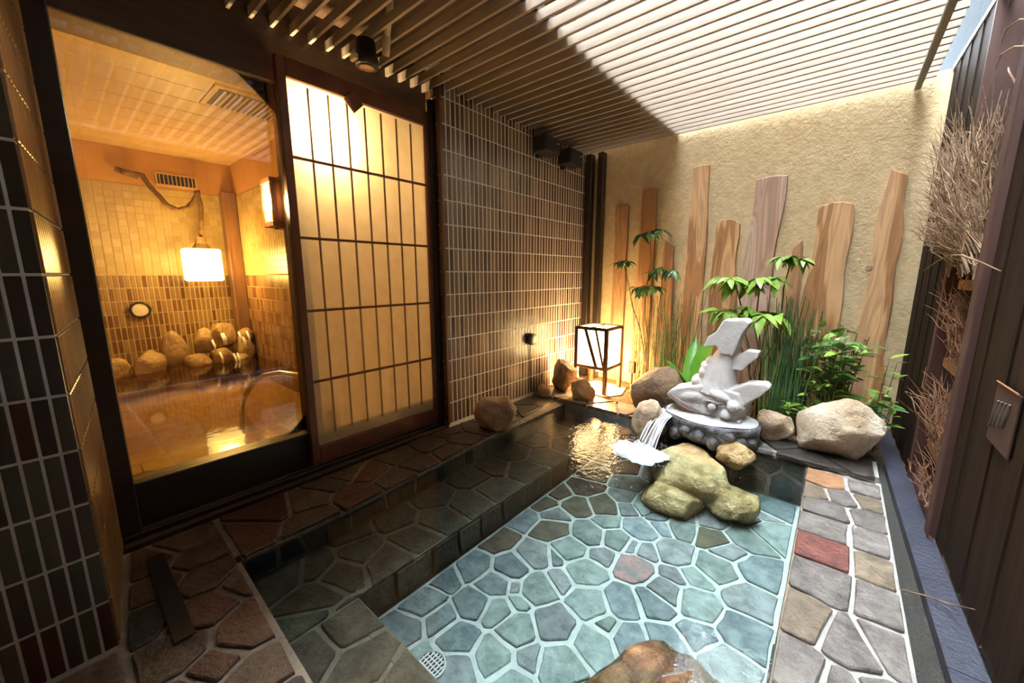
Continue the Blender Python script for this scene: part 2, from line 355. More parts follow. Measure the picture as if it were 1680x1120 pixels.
# near tiled pillar
wn = base('wall_near')
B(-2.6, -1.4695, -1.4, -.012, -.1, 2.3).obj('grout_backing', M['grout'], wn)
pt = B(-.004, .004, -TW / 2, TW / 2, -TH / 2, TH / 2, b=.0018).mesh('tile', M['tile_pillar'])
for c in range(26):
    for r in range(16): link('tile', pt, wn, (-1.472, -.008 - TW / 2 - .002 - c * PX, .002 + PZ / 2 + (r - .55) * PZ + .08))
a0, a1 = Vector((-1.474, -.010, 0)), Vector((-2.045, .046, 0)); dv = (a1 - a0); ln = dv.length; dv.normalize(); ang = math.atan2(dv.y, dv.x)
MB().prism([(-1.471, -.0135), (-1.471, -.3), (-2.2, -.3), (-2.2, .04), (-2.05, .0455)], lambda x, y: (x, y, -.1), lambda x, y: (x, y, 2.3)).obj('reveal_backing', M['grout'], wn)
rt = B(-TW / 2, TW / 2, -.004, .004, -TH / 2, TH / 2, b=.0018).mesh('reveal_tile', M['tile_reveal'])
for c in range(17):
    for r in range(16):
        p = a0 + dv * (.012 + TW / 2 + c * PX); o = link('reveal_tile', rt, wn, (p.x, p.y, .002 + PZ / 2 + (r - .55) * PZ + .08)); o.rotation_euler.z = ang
# wall and enclosure behind the viewpoint
struct(B(-2.6, .8, -1.5, -1.4, -.1, 2.3).obj('wall_front', M['plaster']))
# roof over the left strip and the slats under it
struct(B(-2.6, -1.15, -1.4, YB, 2.30, 2.36).obj('ceiling', M['roof']))
struct(B(-1.15, .62, -1.4, .15, 2.30, 2.36).obj('ceiling', M['roof']))  # unseen near roof, added to darken the pillar and left foreground
struct(B(-2.1, -1.9, -8, 10, 2.37, 7.5).obj('wall_sky_block', M['sky_block_grey']))  # unseen wall, added to narrow the sky to a slot overhead
can = thing('slat_canopy', 'canopy of pale parallel slats overhead with one crossing beam', 'canopy', (-.95, 1.1, 2.16))
sl = B(-1.23, 1.235, -.0075, .0075, 0, .044, b=.0012).mesh('slat', M['slat'])
for k in range(58):
    y = .718 - .084 * 25 + .084 * k
    if y > 3.49: break
    o = link('slat', sl, can, (-.0, y - 1.1, 0))
B(.205, .235, -1.38, 3.49, 2.135, 2.158, b=.003).obj('beam', mat('grey_beam', (.24, .22, .20), (.28, .26, .24), 5, .6), can)
B(-1.19, -1.16, -1.38, 3.49, 2.206, 2.25, b=.003).obj('carrier_rail', M['beam'], can)
# neighbour's siding beyond the fence, unseen height and length added to narrow the sky
nb = base('wall_outside')
for k in range(140):
    y = -8 + k * .13; B(.78, .86 + (.012 if k % 2 else 0), y, y + .126, -.1, 30).obj('siding_panel', M['metal_siding'], nb)

# ---- ground, pool basin
fl = base('floor')
PX0, PX1, PY0, PY1 = -1.63, -.03, .30, 2.645
WZ = -.026; FZ = -.27; BZ = -.125
def flat(z0): return lambda u, v, h: (u, v, z0 + h)
sub = MB()
for x0, x1, y0, y1, z1 in ((-2.0, PX0 - .02, .29, 2.66, -.012), (-2.05, -.05, -1.4, .29, -.012)): sub.box(x0, x1, y0, y1, -.4, z1)
sub.obj('mortar_bed', M['joint_dark'], fl)
MB().box(-.05, .27, -1.4, .29, -.4, -.012).box(PX1 + .01, .27, .29, 2.62, -.4, -.012).obj('mortar_bed', M['joint'], fl)
seeds_left = [(-1.76, 0.4), (-1.85, 0.5), (-1.81, 0.65), (-1.66, 0.6), (-1.88, 0.78, 1), (-1.69, 0.83), (-1.93, 0.9), (-1.84, 0.98), (-1.69, 1.04), (-1.74, 1.22), (-1.88, 1.2), (-1.86, 1.4), (-1.71, 1.42), (-1.8, 1.6), (-1.93, 1.62), (-1.84, 1.78), (-1.93, 1.95), (-1.8, 2.0), (-1.9, 2.15), (-1.8, 2.3), (-1.92, 2.45), (-1.83, 2.55)]
over_left = ((-1.93, 1.95, 'dark'), (-1.8, 2.0, 'dark'), (-1.9, 2.15, 'dark'), (-1.8, 2.3, 'dark'), (-1.92, 2.45, 'dark'), (-1.84, 1.78, 'dark'))
TL = dict(ST); TL['_'] = ['brown', 'rust', 'rust', 'olive', 'brown']
lay(fl, [(-1.985, .33), (-1.615, .33), (-1.605, .75), (-1.645, 1.5), (-1.735, 2.55), (-1.74, 2.66), (-1.985, 2.66)], seeds_left, .018, .03, flat(0), choose(TL, over_left), 3)
seeds_right = [(0.06, 2.46), (0.01, 2.30), (0.12, 2.32), (0.07, 2.16), (0.07, 1.98), (0.07, 1.80), (0.07, 1.61), (0.03, 1.38), (0.13, 1.36), (0.02, 1.18), (0.21, 2.47), (0.21, 2.34), (0.21, 2.18), (0.21, 1.98), (0.22, 1.80), (0.22, 1.60), (0.23, 1.40), (0.13, 1.16), (.22, 1.2), (.04, .98), (.18, .98), (.06, .78), (.2, .8), (.05, .6), (.19, .6), (.06, .42), (.2, .4)]
TN = dict(ST); TN['_'] = ['brown', 'rust', 'brown', 'dark', 'rust']
seeds_near = [(-1.9, .22), (-1.84, 0.1), (-1.68, 0.09), (-1.53, 0.06), (-1.60, 0.21), (-1.44, 0.17), (-1.49, 0.29, 1), (-1.27, 0.25), (-1.32, 0.08), (-1.2, 0.14, 1), (-1.06, 0.21), (-1.76, 0.23), (-1.15, .05), (-.95, .2), (-.93, .03), (-.78, .15), (-.6, .2), (-.62, .02), (-.45, .15), (-.3, .05), (-.25, .22), (-.08, .15), (.1, .2), (.18, .03)] + [(-1.4 + .2 * (k % 9) + .07 * (k // 9 % 2), -.13 - .2 * (k // 9)) for k in range(54)]
lay(fl, [(-1.985, .33), (-1.985, .055), (-1.465, .0), (.25, .0), (.25, .27), (-.96, .30)], [s for s in seeds_near if s[1] > .0], .018, .03, flat(0), choose(TN), 5)
lay(fl, [(-1.46, -.002), (-1.46, -1.38), (.25, -1.38), (.25, -.002)], [s for s in seeds_near if s[1] < -.05], .018, .03, flat(0), choose(TN), 6)
TR = dict(ST); TR['_'] = ['grey', 'grey', 'grey', 'tan', 'grey']
lay(fl, [(-.028, .28), (.268, .28), (.268, 2.575), (-.035, 2.575)], seeds_right, .016, .03, flat(0), choose(TR, ((.06, 2.46, 'orange'), (.07, 1.80, 'red'), (.07, 1.61, 'grey'), (.03, 1.38, 'tan'), (.21, 2.34, 'tan'), (.22, 1.8, 'tan'))), 7, rnd_corner=.008)
# wet groove and slate kerb on the right
struct(B(.27, .43, -1.4, 3.5, -.06, -.012).obj('trim_1', M['groove']))
kb = base('trim_2')
for k in range(7):
    y0 = -1.4 + k * .7; y1 = y0 + .697
    MB().prism([(fx(y0) - .08, y0), (fx(y0) - .002, y0), (fx(y1) - .002, y1), (fx(y1) - .08, y1)], lambda x, y: (x, y, -.012), lambda x, y: (x, y, .028)).obj('kerb_slab', M['kerb'], kb)
# ledge behind the pool
lg = base('trim_3')
B(-2.0, .262, 2.64, 2.88, -.4, .012).obj('ledge_bed', M['joint'], lg)
seeds_l = [(-1.9 + .155 * k + rnd.uniform(-.03, .03), 2.7 + (.1 if k % 2 else 0) + rnd.uniform(-.03, .03)) for k in range(14)]
TLg = dict(ST); TLg['_'] = ['grey', 'grey', 'brown', 'dark']
lay(lg, [(-1.985, 2.632), (.25, 2.59), (.25, 2.87), (-1.985, 2.87)], seeds_l, .014, .025, flat(.026), choose(TLg), 9)
struct(B(-2.0, .40, 2.86, 3.5, -.3, .022).obj('ground', M['soil']))

# pool basin
pf = base('floor_pool')
B(PX0, PX1, PY0, PY1, FZ - .1, FZ - .008).obj('basin_bed', M['pool_joint'], pf)
B(PX0 - .1, -1.243, PY0, PY1, FZ - .05, BZ - .008).obj('bench_core', M['joint_dark'], pf)
B(-1.243, PX1, PY0, .585, FZ - .05, BZ - .008).obj('bench_core', M['joint_dark'], pf)
seeds_pool = [(-1.2, 1.29), (-1.16, 1.08), (-1.21, 0.95), (-1.21, 1.7), (-1.21, 1.51), (-1.01, 1.19), (-0.97, 1.33), (-1.02, 1.53), (-1.09, 1.65, 1), (-1.2, 1.85), (-1.03, 1.81), (-0.85, 1.63), (-0.88, 1.47), (-0.91, 1.38, 1), (-0.85, 1.18), (-0.81, 1.26, 1), (-0.74, 1.39), (-0.92, 1.91), (-0.84, 2.05, 1), (-0.8, 1.98, 1), (-0.72, 2.06), (-0.81, 1.77, 1), (-0.73, 1.69), (-0.67, 1.83), (-0.73, 1.53, 1), (-0.58, 1.55), (-0.66, 1.69, 1), (-0.58, 1.7, 1), (-0.47, 1.77), (-0.42, 1.62, 1), (-0.42, 1.51), (-0.64, 1.25), (-0.54, 1.34), (-0.44, 1.42), (-0.5, 1.99), (-0.53, 2.11), (-0.62, 2.01, 1), (-0.58, 1.94, 1), (-0.88, 1.05, 1), (-1.0, 1.07), (-0.94, 1.11, 1), (-0.91, 0.98),
  (-0.2, 2.5), (-0.41, 2.16), (-0.29, 2.31), (-0.36, 2.01), (-0.23, 2.12), (-0.13, 2.23), (-0.22, 2.43, 1), (-0.3, 1.79), (-0.29, 1.96, 1), (-0.13, 1.89), (-0.36, 1.68, 1), (-0.14, 1.69), (-0.32, 1.53), (-1.13, 0.67), (-1.18, 0.82), (-0.99, 0.95), (-1.04, 0.81, 1), (-0.93, 0.8), (-0.86, 0.71), (-0.8, 0.84), (-0.96, 0.64), (-0.8, 0.96), (-0.7, 0.91, 1), (-0.7, 1.08), (-0.59, 0.96), (-0.54, 1.1), (-0.54, 1.2, 1), (-0.44, 1.2), (-0.69, 0.81, 1), (-0.12, 1.5), (-0.27, 1.38, 1), (-0.35, 1.27),
  (-.15, 1.32), (-.3, 1.1), (-.12, 1.12), (-.45, .88), (-.25, .9), (-.1, .92), (-.45, .68), (-.2, .7), (-.62, .68), (-.7, 2.25), (-.9, 2.25), (-1.1, 2.0), (-1.15, 2.2), (-1.0, 2.4), (-1.18, 2.5), (-.8, 2.45), (-.55, 2.3), (-.5, 2.5), (-.35, 2.52), (-.66, 2.58)]
TP = dict(PT); TP['_'] = ['blue', 'grey', 'green', 'blue', 'green', 'grey']
lay(pf, [(-1.235, .595), (-.045, .595), (-.045, 2.64), (-1.235, 2.64)], seeds_pool, .018, .02, flat(FZ), choose(TP, ((-.58, 1.55, 'pink'), (-.36, 2.01, 'olive'), (-.42, 1.51, 'grey'), (-.47, 1.77, 'grey'), (-1.03, 1.81, 'olive'), (-1.2, 1.85, 'brown'), (-1.21, 1.7, 'olive'), (-1.02, 1.53, 'olive'), (-1.2, 1.29, 'brown'), (-1.15, 2.2, 'brown'), (-1.1, 2.0, 'brown'), (-1.0, 2.4, 'brown'), (-1.18, 2.5, 'brown'), (-.92, 1.91, 'olive'))), 11, jit=.004, rnd_corner=.007)
seeds_bench = [(-1.45, 0.71), (-1.5, 0.55, 1), (-1.36, 0.47), (-1.4, 0.6), (-1.34, 0.76), (-1.26, 0.4), (-1.16, 0.5), (-1.02, 0.48), (-1.56, .42), (-1.54, 0.94), (-1.36, 0.9), (-1.39, 1.08), (-1.53, 1.17), (-1.38, 1.26), (-1.53, 1.45), (-1.52, 1.62), (-1.36, 1.45), (-1.37, 1.72), (-1.55, 1.86), (-1.38, 1.95), (-1.54, 2.1), (-1.37, 2.2), (-1.56, 2.35), (-1.36, 2.45), (-1.55, 2.58), (-1.6, .75, 1)]
TB = dict(PT); TB['_'] = ['brown', 'olive', 'brown', 'olive', 'brown']
lay(pf, [(-1.615, .335), (-1.235, .32), (-1.235, 2.64), (-1.70, 2.64), (-1.64, 1.5)], seeds_bench, .02, .02, flat(BZ), choose(TB), 12)
lay(pf, [(-1.235, .31), (-.045, .29), (-.045, .59), (-1.235, .59)], [(-1.15, .5), (-1.14, .37), (-1.0, .46), (-.86, .38), (-.83, .52), (-.66, .42), (-.5, .5), (-.48, .36), (-.3, .44), (-.12, .4)], .02, .02, flat(BZ), choose(TB), 13)
# stone faces of the basin: outer wall, bench riser, back wall, right wall
def strip(n, a, b, h): return [(a + (b - a) * (k + .5 + rnd.uniform(-.2, .2)) / n, h * (.3 + .4 * rnd.random())) for k in range(n)]
TD = dict(PT); TD['_'] = ['dark', 'dark', 'brown', 'olive']
def face(name, x0, y0, x1, y1, zb, zt, n, t, sd):
    L = math.hypot(x1 - x0, y1 - y0); ux, uy = (x1 - x0) / L, (y1 - y0) / L; nx, ny = uy, -ux
    fm = lambda u, v, h: (x0 + ux * u + nx * h, y0 + uy * u + ny * h, zb + v)
    MB().prism([(0, 0), (L, 0), (L, zt - zb), (0, zt - zb)], lambda u, v: fm(u, v, -.06), lambda u, v: fm(u, v, -.006)).obj(name, M['joint_dark'], pf)
    sd2 = random.Random(sd); H = zt - zb
    if H > .2: seeds = strip(n, 0, L, H * .7) + [(u + L / n / 2, H * .8) for u, v in strip(n, 0, L, H)]
    else: seeds = strip(n, 0, L, H)
    lay(pf, [(0, .004), (L, .004), (L, H - .004), (0, H - .004)], seeds, .014, .02, fm, choose(t), sd)
for k, (ax, ay, bx, by) in enumerate(((-1.735, 2.64, -1.645, 1.5), (-1.645, 1.5, -1.605, .75), (-1.605, .75, -1.615, .33))):
    face('basin_face', bx, by, ax, ay, BZ, -.018, 6 if k == 0 else 4, TD, 21 + k)
face('bench_riser', -1.237, .59, -1.237, 2.64, FZ, BZ - .004, 13, TB, 25)
face('bench_riser', -.04, .588, -1.237, .588, FZ, BZ - .004, 7, TB, 26)
face('basin_face', -1.74, 2.648, -.03, 2.628, FZ, -.01, 9, TD, 27)
face('basin_face', -.034, 2.62, -.034, .29, FZ, -.012, 11, TD, 28)
face('basin_face', -.03, .296, -1.615, .33, BZ, -.018, 9, TD, 29)
wt = struct(MB().add([(-1.625, .315, WZ), (-.03, .28, WZ), (-.035, 2.645, WZ), (-1.745, 2.655, WZ), (-1.65, 1.5, WZ), (-1.61, .75, WZ)], [(0, 1, 2, 3, 4, 5)]).obj('pool_water', M['water']))

# ---- doors
d1 = base('door_1')                                        # glazed door with its dark frame
B(-2.20, -2.04, .046, .108, -.02, 2.0, b=.004).obj('jamb', M['dark_frame'], d1)
B(-2.20, -2.10, .80, .86, -.02, 1.95, b=.004).obj('meeting_stile', M['dark_frame'], d1)
B(-2.18, -2.09, .108, 1.66, -.02, .215, b=.004).obj('bottom_rail', M['dark_frame'], d1)
B(-2.30, -2.115, -.1, 1.672, 1.93, 2.31, b=.004).obj('header', M['beam'], d1)
B(-2.135, -2.129, .10, .81, .21, 1.935).obj('glass_pane', M['glass'], d1)
B(-2.06, -2.03, 1.625, 1.668, 0.02, 2.1, b=.003).obj('jamb', M['dark_frame'], d1)
for k, (x0, x1, zt) in enumerate(((-2.20, -2.125, .035), (-2.118, -2.075, .022), (-2.068, -2.03, .030), (-2.022, -1.992, .012))):
    B(x0, x1, .05, 1.668, -.05, zt, b=.002).obj('sill_rail', M['beam'] if k % 2 else M['dark_frame'], d1)
B(-2.22, -1.99, .03, 1.67, -.1, .004).obj('sill', M['dark_frame'], d1)
d2 = base('door_2')                                        # sliding frosted panel
xs0, xs1 = -2.082, -2.045
B(xs0, xs1, .778, .818, .045, 2.03, b=.003).obj('stile', M['red_frame'], d2)
B(xs0, xs1, 1.598, 1.628, .045, 2.03, b=.003).obj('stile', M['red_frame'], d2)
B(xs0, xs1, .818, 1.598, .045, .135, b=.003).obj('bottom_rail', M['red_frame'], d2)
B(xs0, xs1, .818, 1.598, 1.945, 2.03, b=.003).obj('top_rail', M['red_frame'], d2)
MB().add([(-2.066, .81, .13), (-2.066, 1.605, .13), (-2.066, 1.605, 1.95), (-2.066, .81, 1.95)], [(0, 1, 2, 3)]).obj('frosted_panel', M['paper'], d2)
for z in (.493, .866, 1.228, 1.60): B(-2.064, -2.050, .818, 1.598, z - .0065, z + .0065, b=.002).obj('cross_muntin', M['red_frame'], d2)
for k in range(7):
    y = .818 + .0975 * (k + 1); B(-2.0638, -2.058, y - .0045, y + .0045, .19, 1.93).obj('upright_muntin', M['muntin'], d2)

# ---- bath room seen through the glass
BX, BY0, BY1, CZ = -6.3, -2.0, 1.705, 2.45
wf = base('wall_far')
B(BX - .1, BX - .006, BY0, BY1, -.4, 2.6).obj('wall_body', M['bath_plaster'], wf)
MB().box(BX - .01, BX - .003, BY0, BY1, -.3, 2.06).obj('grout_backing', M['bath_grout'], wf)
t1 = MB(); t2 = MB()
y = -.5
while y < BY1 - .03:
    for r in range(9): t1.box(BX - .004, BX + .002, y, y + .034, 1.05 - (r + 1) * .15, 1.05 - r * .15 - .012)
    y += .048
y = -.5
while y < BY1 - .05:
    for r in range(13): t2.box(BX - .004, BX + .001, y, y + .07, 1.058 + r * .077, 1.058 + r * .077 + .07)
    y += .077
stuff(t1.obj('border_tiles', M['tile_bath'], wf)); stuff(t2.obj('small_tiles', M['tile_small'], wf))
we = base('wall_end')
B(BX - .1, -2.30, BY1, BY1 + .1, -.4, 2.6).obj('wall_body', M['bath_plaster'], we)
MB().box(BX, -2.3, BY1 - .004, BY1, -.3, 2.06).obj('grout_backing', M['bath_grout'], we)
t1 = MB(); t2 = MB(); x = BX + .02
while x < -2.35:
    for r in range(9): t1.box(x, x + .06, BY1 - .010, BY1 - .003, 1.05 - (r + 1) * .15, 1.05 - r * .15 - .009)
    x += .065
x = BX + .02
while x < -2.40:
    for r in range(13): t2.box(x, x + .07, BY1 - .008, BY1 - .003, 1.058 + r * .077, 1.058 + r * .077 + .07)
    x += .077
stuff(t1.obj('border_tiles', M['tile_bath'], we)); stuff(t2.obj('small_tiles', M['tile_small'], we))
struct(B(BX, -2.2, BY0 - .1, BY0, -.4, 2.6).obj('wall_entry', M['bath_plaster']))
cb = base('ceiling_bath')
B(BX - .1, -2.2, BY0, BY1 + .1, CZ + .012, CZ + .1).obj('ceiling_core', M['beam'], cb)
for k in range(14): B(BX + k * .295, BX + k * .295 + .285, BY0, BY1, CZ, CZ + .02, b=.003).obj('ceiling_board', M['bath_ceiling'], cb)
fb = base('floor_bath')
B(BX, -2.2, BY0, BY1, -.6, -.32).obj('bath_bed', M['bath_floor'], fb)
for k in range(10):
    for j in range(3):
        B(-3.02 + j * .28, -3.02 + j * .28 + .275, -1.4 + k * .32, -1.4 + k * .32 + .315, -.42, -.045, b=.003).obj('floor_tile', M['bath_floor'], fb)
B(-3.10, -3.025, BY0, BY1, -.42, -.040, b=.004).obj('bath_rim', M['bath_floor'], fb)
struct(MB().add([(BX, BY0, -.033), (-2.2, BY0, -.033), (-2.2, BY1, -.033), (BX, BY1, -.033)], [(0, 1, 2, 3)]).obj('bath_water', M['bath_water']))

# ================================================================== FENCE (right)
fe = thing('timber_fence', 'tall dark brown timber fence with an open bay along the right side', 'fence', (.38, 2.4, 0))
def fence_board(y0, y1, off=0, z0=.03, z1=2.20):
    MB().prism([(fx(y0) + off, y0), (fx(y0) + .022 + off, y0), (fx(y1) + .022 + off, y1), (fx(y1) + off, y1)], lambda x, y: (x, y, z0), lambda x, y: (x, y, z1)).obj('board', M['fence'], fe)
y = 2.735; k = 0
while y < 3.48: fence_board(y, min(y + .092, 3.497), .004 * (k % 2)); y += .096; k += 1
y = -1.38; k = 0
while y < 2.05: fence_board(y, min(y + .108, 2.09), .005 * (k % 2)); y += .112; k += 1
y = 2.10; k = 0
while y < 2.73: fence_board(y, y + .08, .13 + .004 * (k % 2)); y += .084; k += 1
def post(y0, y1, d, m, z1=2.24, nm='post'): B(fx(y0) - d, fx(y0) + .10, y0, y1, .02, z1, b=.004).obj(nm, M[m], fe)
post(2.09, 2.165, .022, 'fence_post'); post(2.70, 2.735, .006, 'fence_post')
for z in (.235, .64, 1.005): B(fx(2.4) + .03, fx(2.4) + .065, 2.165, 2.70, z - .022, z + .022, b=.003).obj('cross_bar', M['fence_bar'], fe)
B(fx(2.4) + .0, fx(2.4) + .12, 2.165, 2.70, .02, .06, b=.003).obj('bottom_bar', M['fence_post'], fe)
MB().prism([(fx(-1.38) - .004, -1.38), (fx(-1.38) + .03, -1.38), (fx(3.49) + .03, 3.49), (fx(3.49) - .004, 3.49)], lambda x, y: (x, y, 2.20), lambda x, y: (x, y, 2.225)).obj('top_cap', mat('grey_cap', (.30, .32, .34), (.36, .38, .40), 6, .5), fe)
# plate with pale strokes fixed on the fence
pl = thing('wall_plate', 'small dark red plate with pale slanted strokes on the fence', 'sign', (fx(1.7) - .012, 1.70, .66))
B(fx(1.7) - .006, fx(1.7) - .001, 1.60, 1.80, .555, .735, b=.002).obj('plate', mat('dark_red_plate', (.030, .009, .006), (.045, .015, .010), 8, .8), pl)
pale = mat('pale_stroke', (.12, .09, .07), (.15, .115, .09), 12, .7)
for j in range(4):
    yy = 1.775 - j * .032
    MB().tube([(fx(1.7) - .008, yy, .60 + .008 * j), (fx(1.7) - .008, yy - .016, .64 + .008 * j), (fx(1.7) - .008, yy - .024, .685 + .004 * j)], [.005, .006, .004], 6).obj('stroke', pale, pl)
MB().tube([(fx(1.7) - .008, 1.795, .735), (fx(1.7) - .008, 1.61, .737)], .003, 5).obj('edge_strip', M['fence_bar'], pl)

# ================================================================== THINGS
# ---- rocks
def rock(label, c, r, seed, m='rock', rot=0, cuts=11, rough=.07, sub=4, group=None, cat='rock', top=None):
    rg = random.Random(seed); bm = bmesh.new(); bmesh.ops.create_icosphere(bm, subdivisions=sub, radius=1.0)
    planes = []
    for _ in range(cuts):
        n = Vector((rg.gauss(0, 1), rg.gauss(0, 1), rg.gauss(0, .8))).normalized(); planes.append((n, rg.uniform(.62, .9)))
    planes.append((Vector((0, 0, -1)), .72))
    if top: planes.append((Vector(top[:3]).normalized(), top[3]))
    off = Vector((seed * 3.1, seed * 1.7, seed * .9))
    for v in bm.verts:
        p = v.co.copy()
        for n, d in planes:
            t = p.dot(n)
            if t > d: p -= n * (t - d) * .93
        q = p.normalized()
        p *= 1 + rough * 1.4 * noise.fractal(p * 1.7 + off, 1.0, 2.0, 4) + rough * .5 * noise.noise(p * 6 + off) + rough * .22 * noise.noise(p * 15 + off)
        v.co = p
    xs = [v.co for v in bm.verts]; ext = [max(abs(v[k]) for v in xs) for k in range(3)]
    for v in bm.verts: v.co = Vector((v.co.x / ext[0] * r[0], v.co.y / ext[1] * r[1], v.co.z / ext[2] * r[2]))
    me = bpy.data.meshes.new('rock'); bm.to_mesh(me); bm.free(); me.materials.append(M[m]); me.polygons.foreach_set('use_smooth', [True] * len(me.polygons))
    o = link('rock', me); o.location = c; o.rotation_euler.z = rot; return tag(o, label, cat, group)
rock('squat tan rock standing on the paving at the corner of the tiled wall', (-1.74, 1.90, .095), (.165, .15, .115), 3, 'rock', .6, top=(0, 0, 1, .8))
rock('upright brown block of rock between the tiled wall and the lantern', (-1.80, 2.86, .14), (.13, .12, .175), 8, 'rock_brown', .3)
rock('small pointed tan rock leaning in front of the upright brown block', (-1.56, 2.74, .085), (.115, .09, .115), 12, 'rock', .8)
rock('low flat stone at the foot of the tiled wall, nearest the tiles', (-1.925, 2.70, .04), (.055, .06, .05), 14, 'rock', .2)
rock('little rounded stone touching the upright brown block', (-1.86, 2.66, .045), (.055, .05, .05), 15, 'rock', 1.2)
rock('big dark brown rock beside the lantern with a pale top', (-.99, 2.86, .17), (.205, .17, .205), 21, 'rock_brown', .4)
rock('cream rock at the pool edge under the spout of the bowl', (-.90, 2.54, .05), (.115, .11, .15), 5, 'rock_pale', .1, rough=.09)
rock('small blocky cream rock on the ledge right of the bowl', (-.225, 2.82, .115), (.105, .10, .10), 31, 'rock_pale', .5, rough=.1)
rock('largest pale boulder on the ledge next to the slate kerb', (.075, 2.80, .165), (.215, .17, .20), 41, 'rock_pale', .1, rough=.05, top=(-.5, -.2, .85, .8))
rock('broad yellowish rock rising out of the water under the bowl', (-.585, 2.33, -.115), (.29, .22, .115), 52, 'rock_wet', -.3, top=(.1, -.25, 1, .62), cuts=15)
rock('wedge of yellow rock tucked under the right side of the bowl', (-.375, 2.46, -.0), (.12, .10, .075), 61, 'rock_wet', .4)
rock('sunken mossy rock nearest the splash', (-.60, 2.13, -.205), (.18, .13, .08), 71, 'rock_wet', .2)
rock('sunken mossy rock right of the broad yellowish rock', (-.33, 2.26, -.19), (.14, .13, .10), 82, 'rock_wet', 1.0)
rock('dark wedge of rock behind the bowl at the foot of the reeds', (-.33, 2.80, .06), (.06, .06, .06), 84, 'rock_brown', 1.0)
rock('wet amber rock standing in the water closest to the viewer', (-.30, .87, -.185), (.30, .19, .165), 91, 'rock_amber', .9, rough=.08, top=(0, 0, 1, .75))

# ---- carved fish on its bowl
bw = thing('stone_bowl', 'dark carved stone bowl brimming with water under the carved fish', 'bowl', (-.56, 2.66, -.02))
mt = Matrix.Translation((-.56, 2.66, 0)) @ Matrix.Diagonal((1.0, .72, 1, 1))
m = MB(); n = 40; vs = []; fs = []
prof = [(.10, -.02), (.20, -.005), (.27, .03), (.285, .06), (.275, .085), (.29, .11), (.295, .135), (.27, .145), (.23, .135), (.05, .13)]
for i, (r, z) in enumerate(prof):
    for k in range(n):
        q = 2 * math.pi * k / n; rr = r * (1 + (.07 * noise.noise(Vector((math.cos(q) * 3, math.sin(q) * 3, z * 16))) + .05 * math.sin(7 * q + z * 40)) * (1 if i < 6 else .35))
        vs.append(mt @ Vector((rr * math.cos(q), rr * math.sin(q), z)))
for i in range(len(prof) - 1):
    for k in range(n): fs.append((i * n + k, i * n + (k + 1) % n, (i + 1) * n + (k + 1) % n, (i + 1) * n + k))
fs.append(tuple(range(n))); fs.append(tuple((len(prof) - 1) * n + k for k in range(n)))
m.add(vs, fs).obj('bowl_body', M['bowl'], bw, True)
for k in range(9):
    q = R(200 + 17 * k); mm = MB().ell((-.56 + .275 * math.cos(q), 2.66 + .20 * math.sin(q), .065 + .03 * math.sin(k * 2.3)), (.035, .03, .03 + .008 * (k % 3)))
    mm.obj('carved_boss', M['bowl'], bw, True)
wm = MB(); ring = []
for k in range(36): q = 2 * math.pi * k / 36; ring.append((-.56 + .272 * math.cos(q), 2.66 + .195 * math.sin(q), .148 + .003 * math.sin(5 * q)))
wm.add(ring + [(-.56, 2.66, .158)], [(k, (k + 1) % 36, 36) for k in range(36)]).obj('brimming_water', M['foam'], bw, True)

fish = thing('fish_statue', 'pale carved stone fish with raised tail standing in the dark bowl', 'statue', (-.53, 2.70, .15))
ZF = .035
def FP(x, z, y=2.70): return Vector((x, y, z))
def blob(m, x, z, rx, rz, ry=.09, y=2.70, tilt=0): m.ell((x, y, z), (rx, ry, rz), mtx=Matrix.Rotation(tilt, 3, 'Y').to_4x4())
def slab(m, pts, y0, y1): m.prism(pts, lambda x, z: (x, y0, z), lambda x, z: (x, y1, z))
m = MB()
# head: broad upper jaw tapering to the snout on the left
slab(m, [(-.80, .285), (-.825, .25), (-.80, .225), (-.72, .195), (-.64, .165), (-.55, .165), (-.47, .15), (-.40, .16), (-.375, .25), (-.40, .33), (-.50, .35), (-.62, .345), (-.72, .315)], 2.60, 2.80)
blob(m, -.52, .265, .16, .10, .125); blob(m, -.66, .265, .15, .065, .12, tilt=-.12); blob(m, -.43, .24, .08, .085, .13)
# brow and nostril lumps
blob(m, -.50, .305, .06, .028, .03, 2.585, .3); blob(m, -.42, .255, .035, .035, .03, 2.575); blob(m, -.455, .195, .035, .028, .03, 2.58)
# lower jaw
slab(m, [(-.635, .125), (-.62, .100), (-.40, .105), (-.37, .17), (-.45, .158), (-.55, .148)], 2.60, 2.79)
# gill ruff and neck, then the body rising to the tail
blob(m, -.66, .355, .035, .045, .07); blob(m, -.61, .42, .045, .05, .07)
m.tube([FP(-.54, .30, 2.70), FP(-.535, .38, 2.70), FP(-.525, .46, 2.70), FP(-.505, .53, 2.70), FP(-.49, .58, 2.70), FP(-.48, .63, 2.70), FP(-.475, .68, 2.70)], [.13, .105, .088, .072, .06, .056, .06], 18)
blob(m, -.60, .455, .05, .035, .06, tilt=.6); blob(m, -.59, .50, .03, .03, .05)
# tail fan: thick skewed slab
slab(m, [(-.625, .595), (-.605, .665), (-.56, .70), (-.525, .775), (-.41, .785), (-.385, .765), (-.42, .69), (-.44, .61), (-.455, .56), (-.53, .565), (-.55, .615)], 2.62, 2.77)
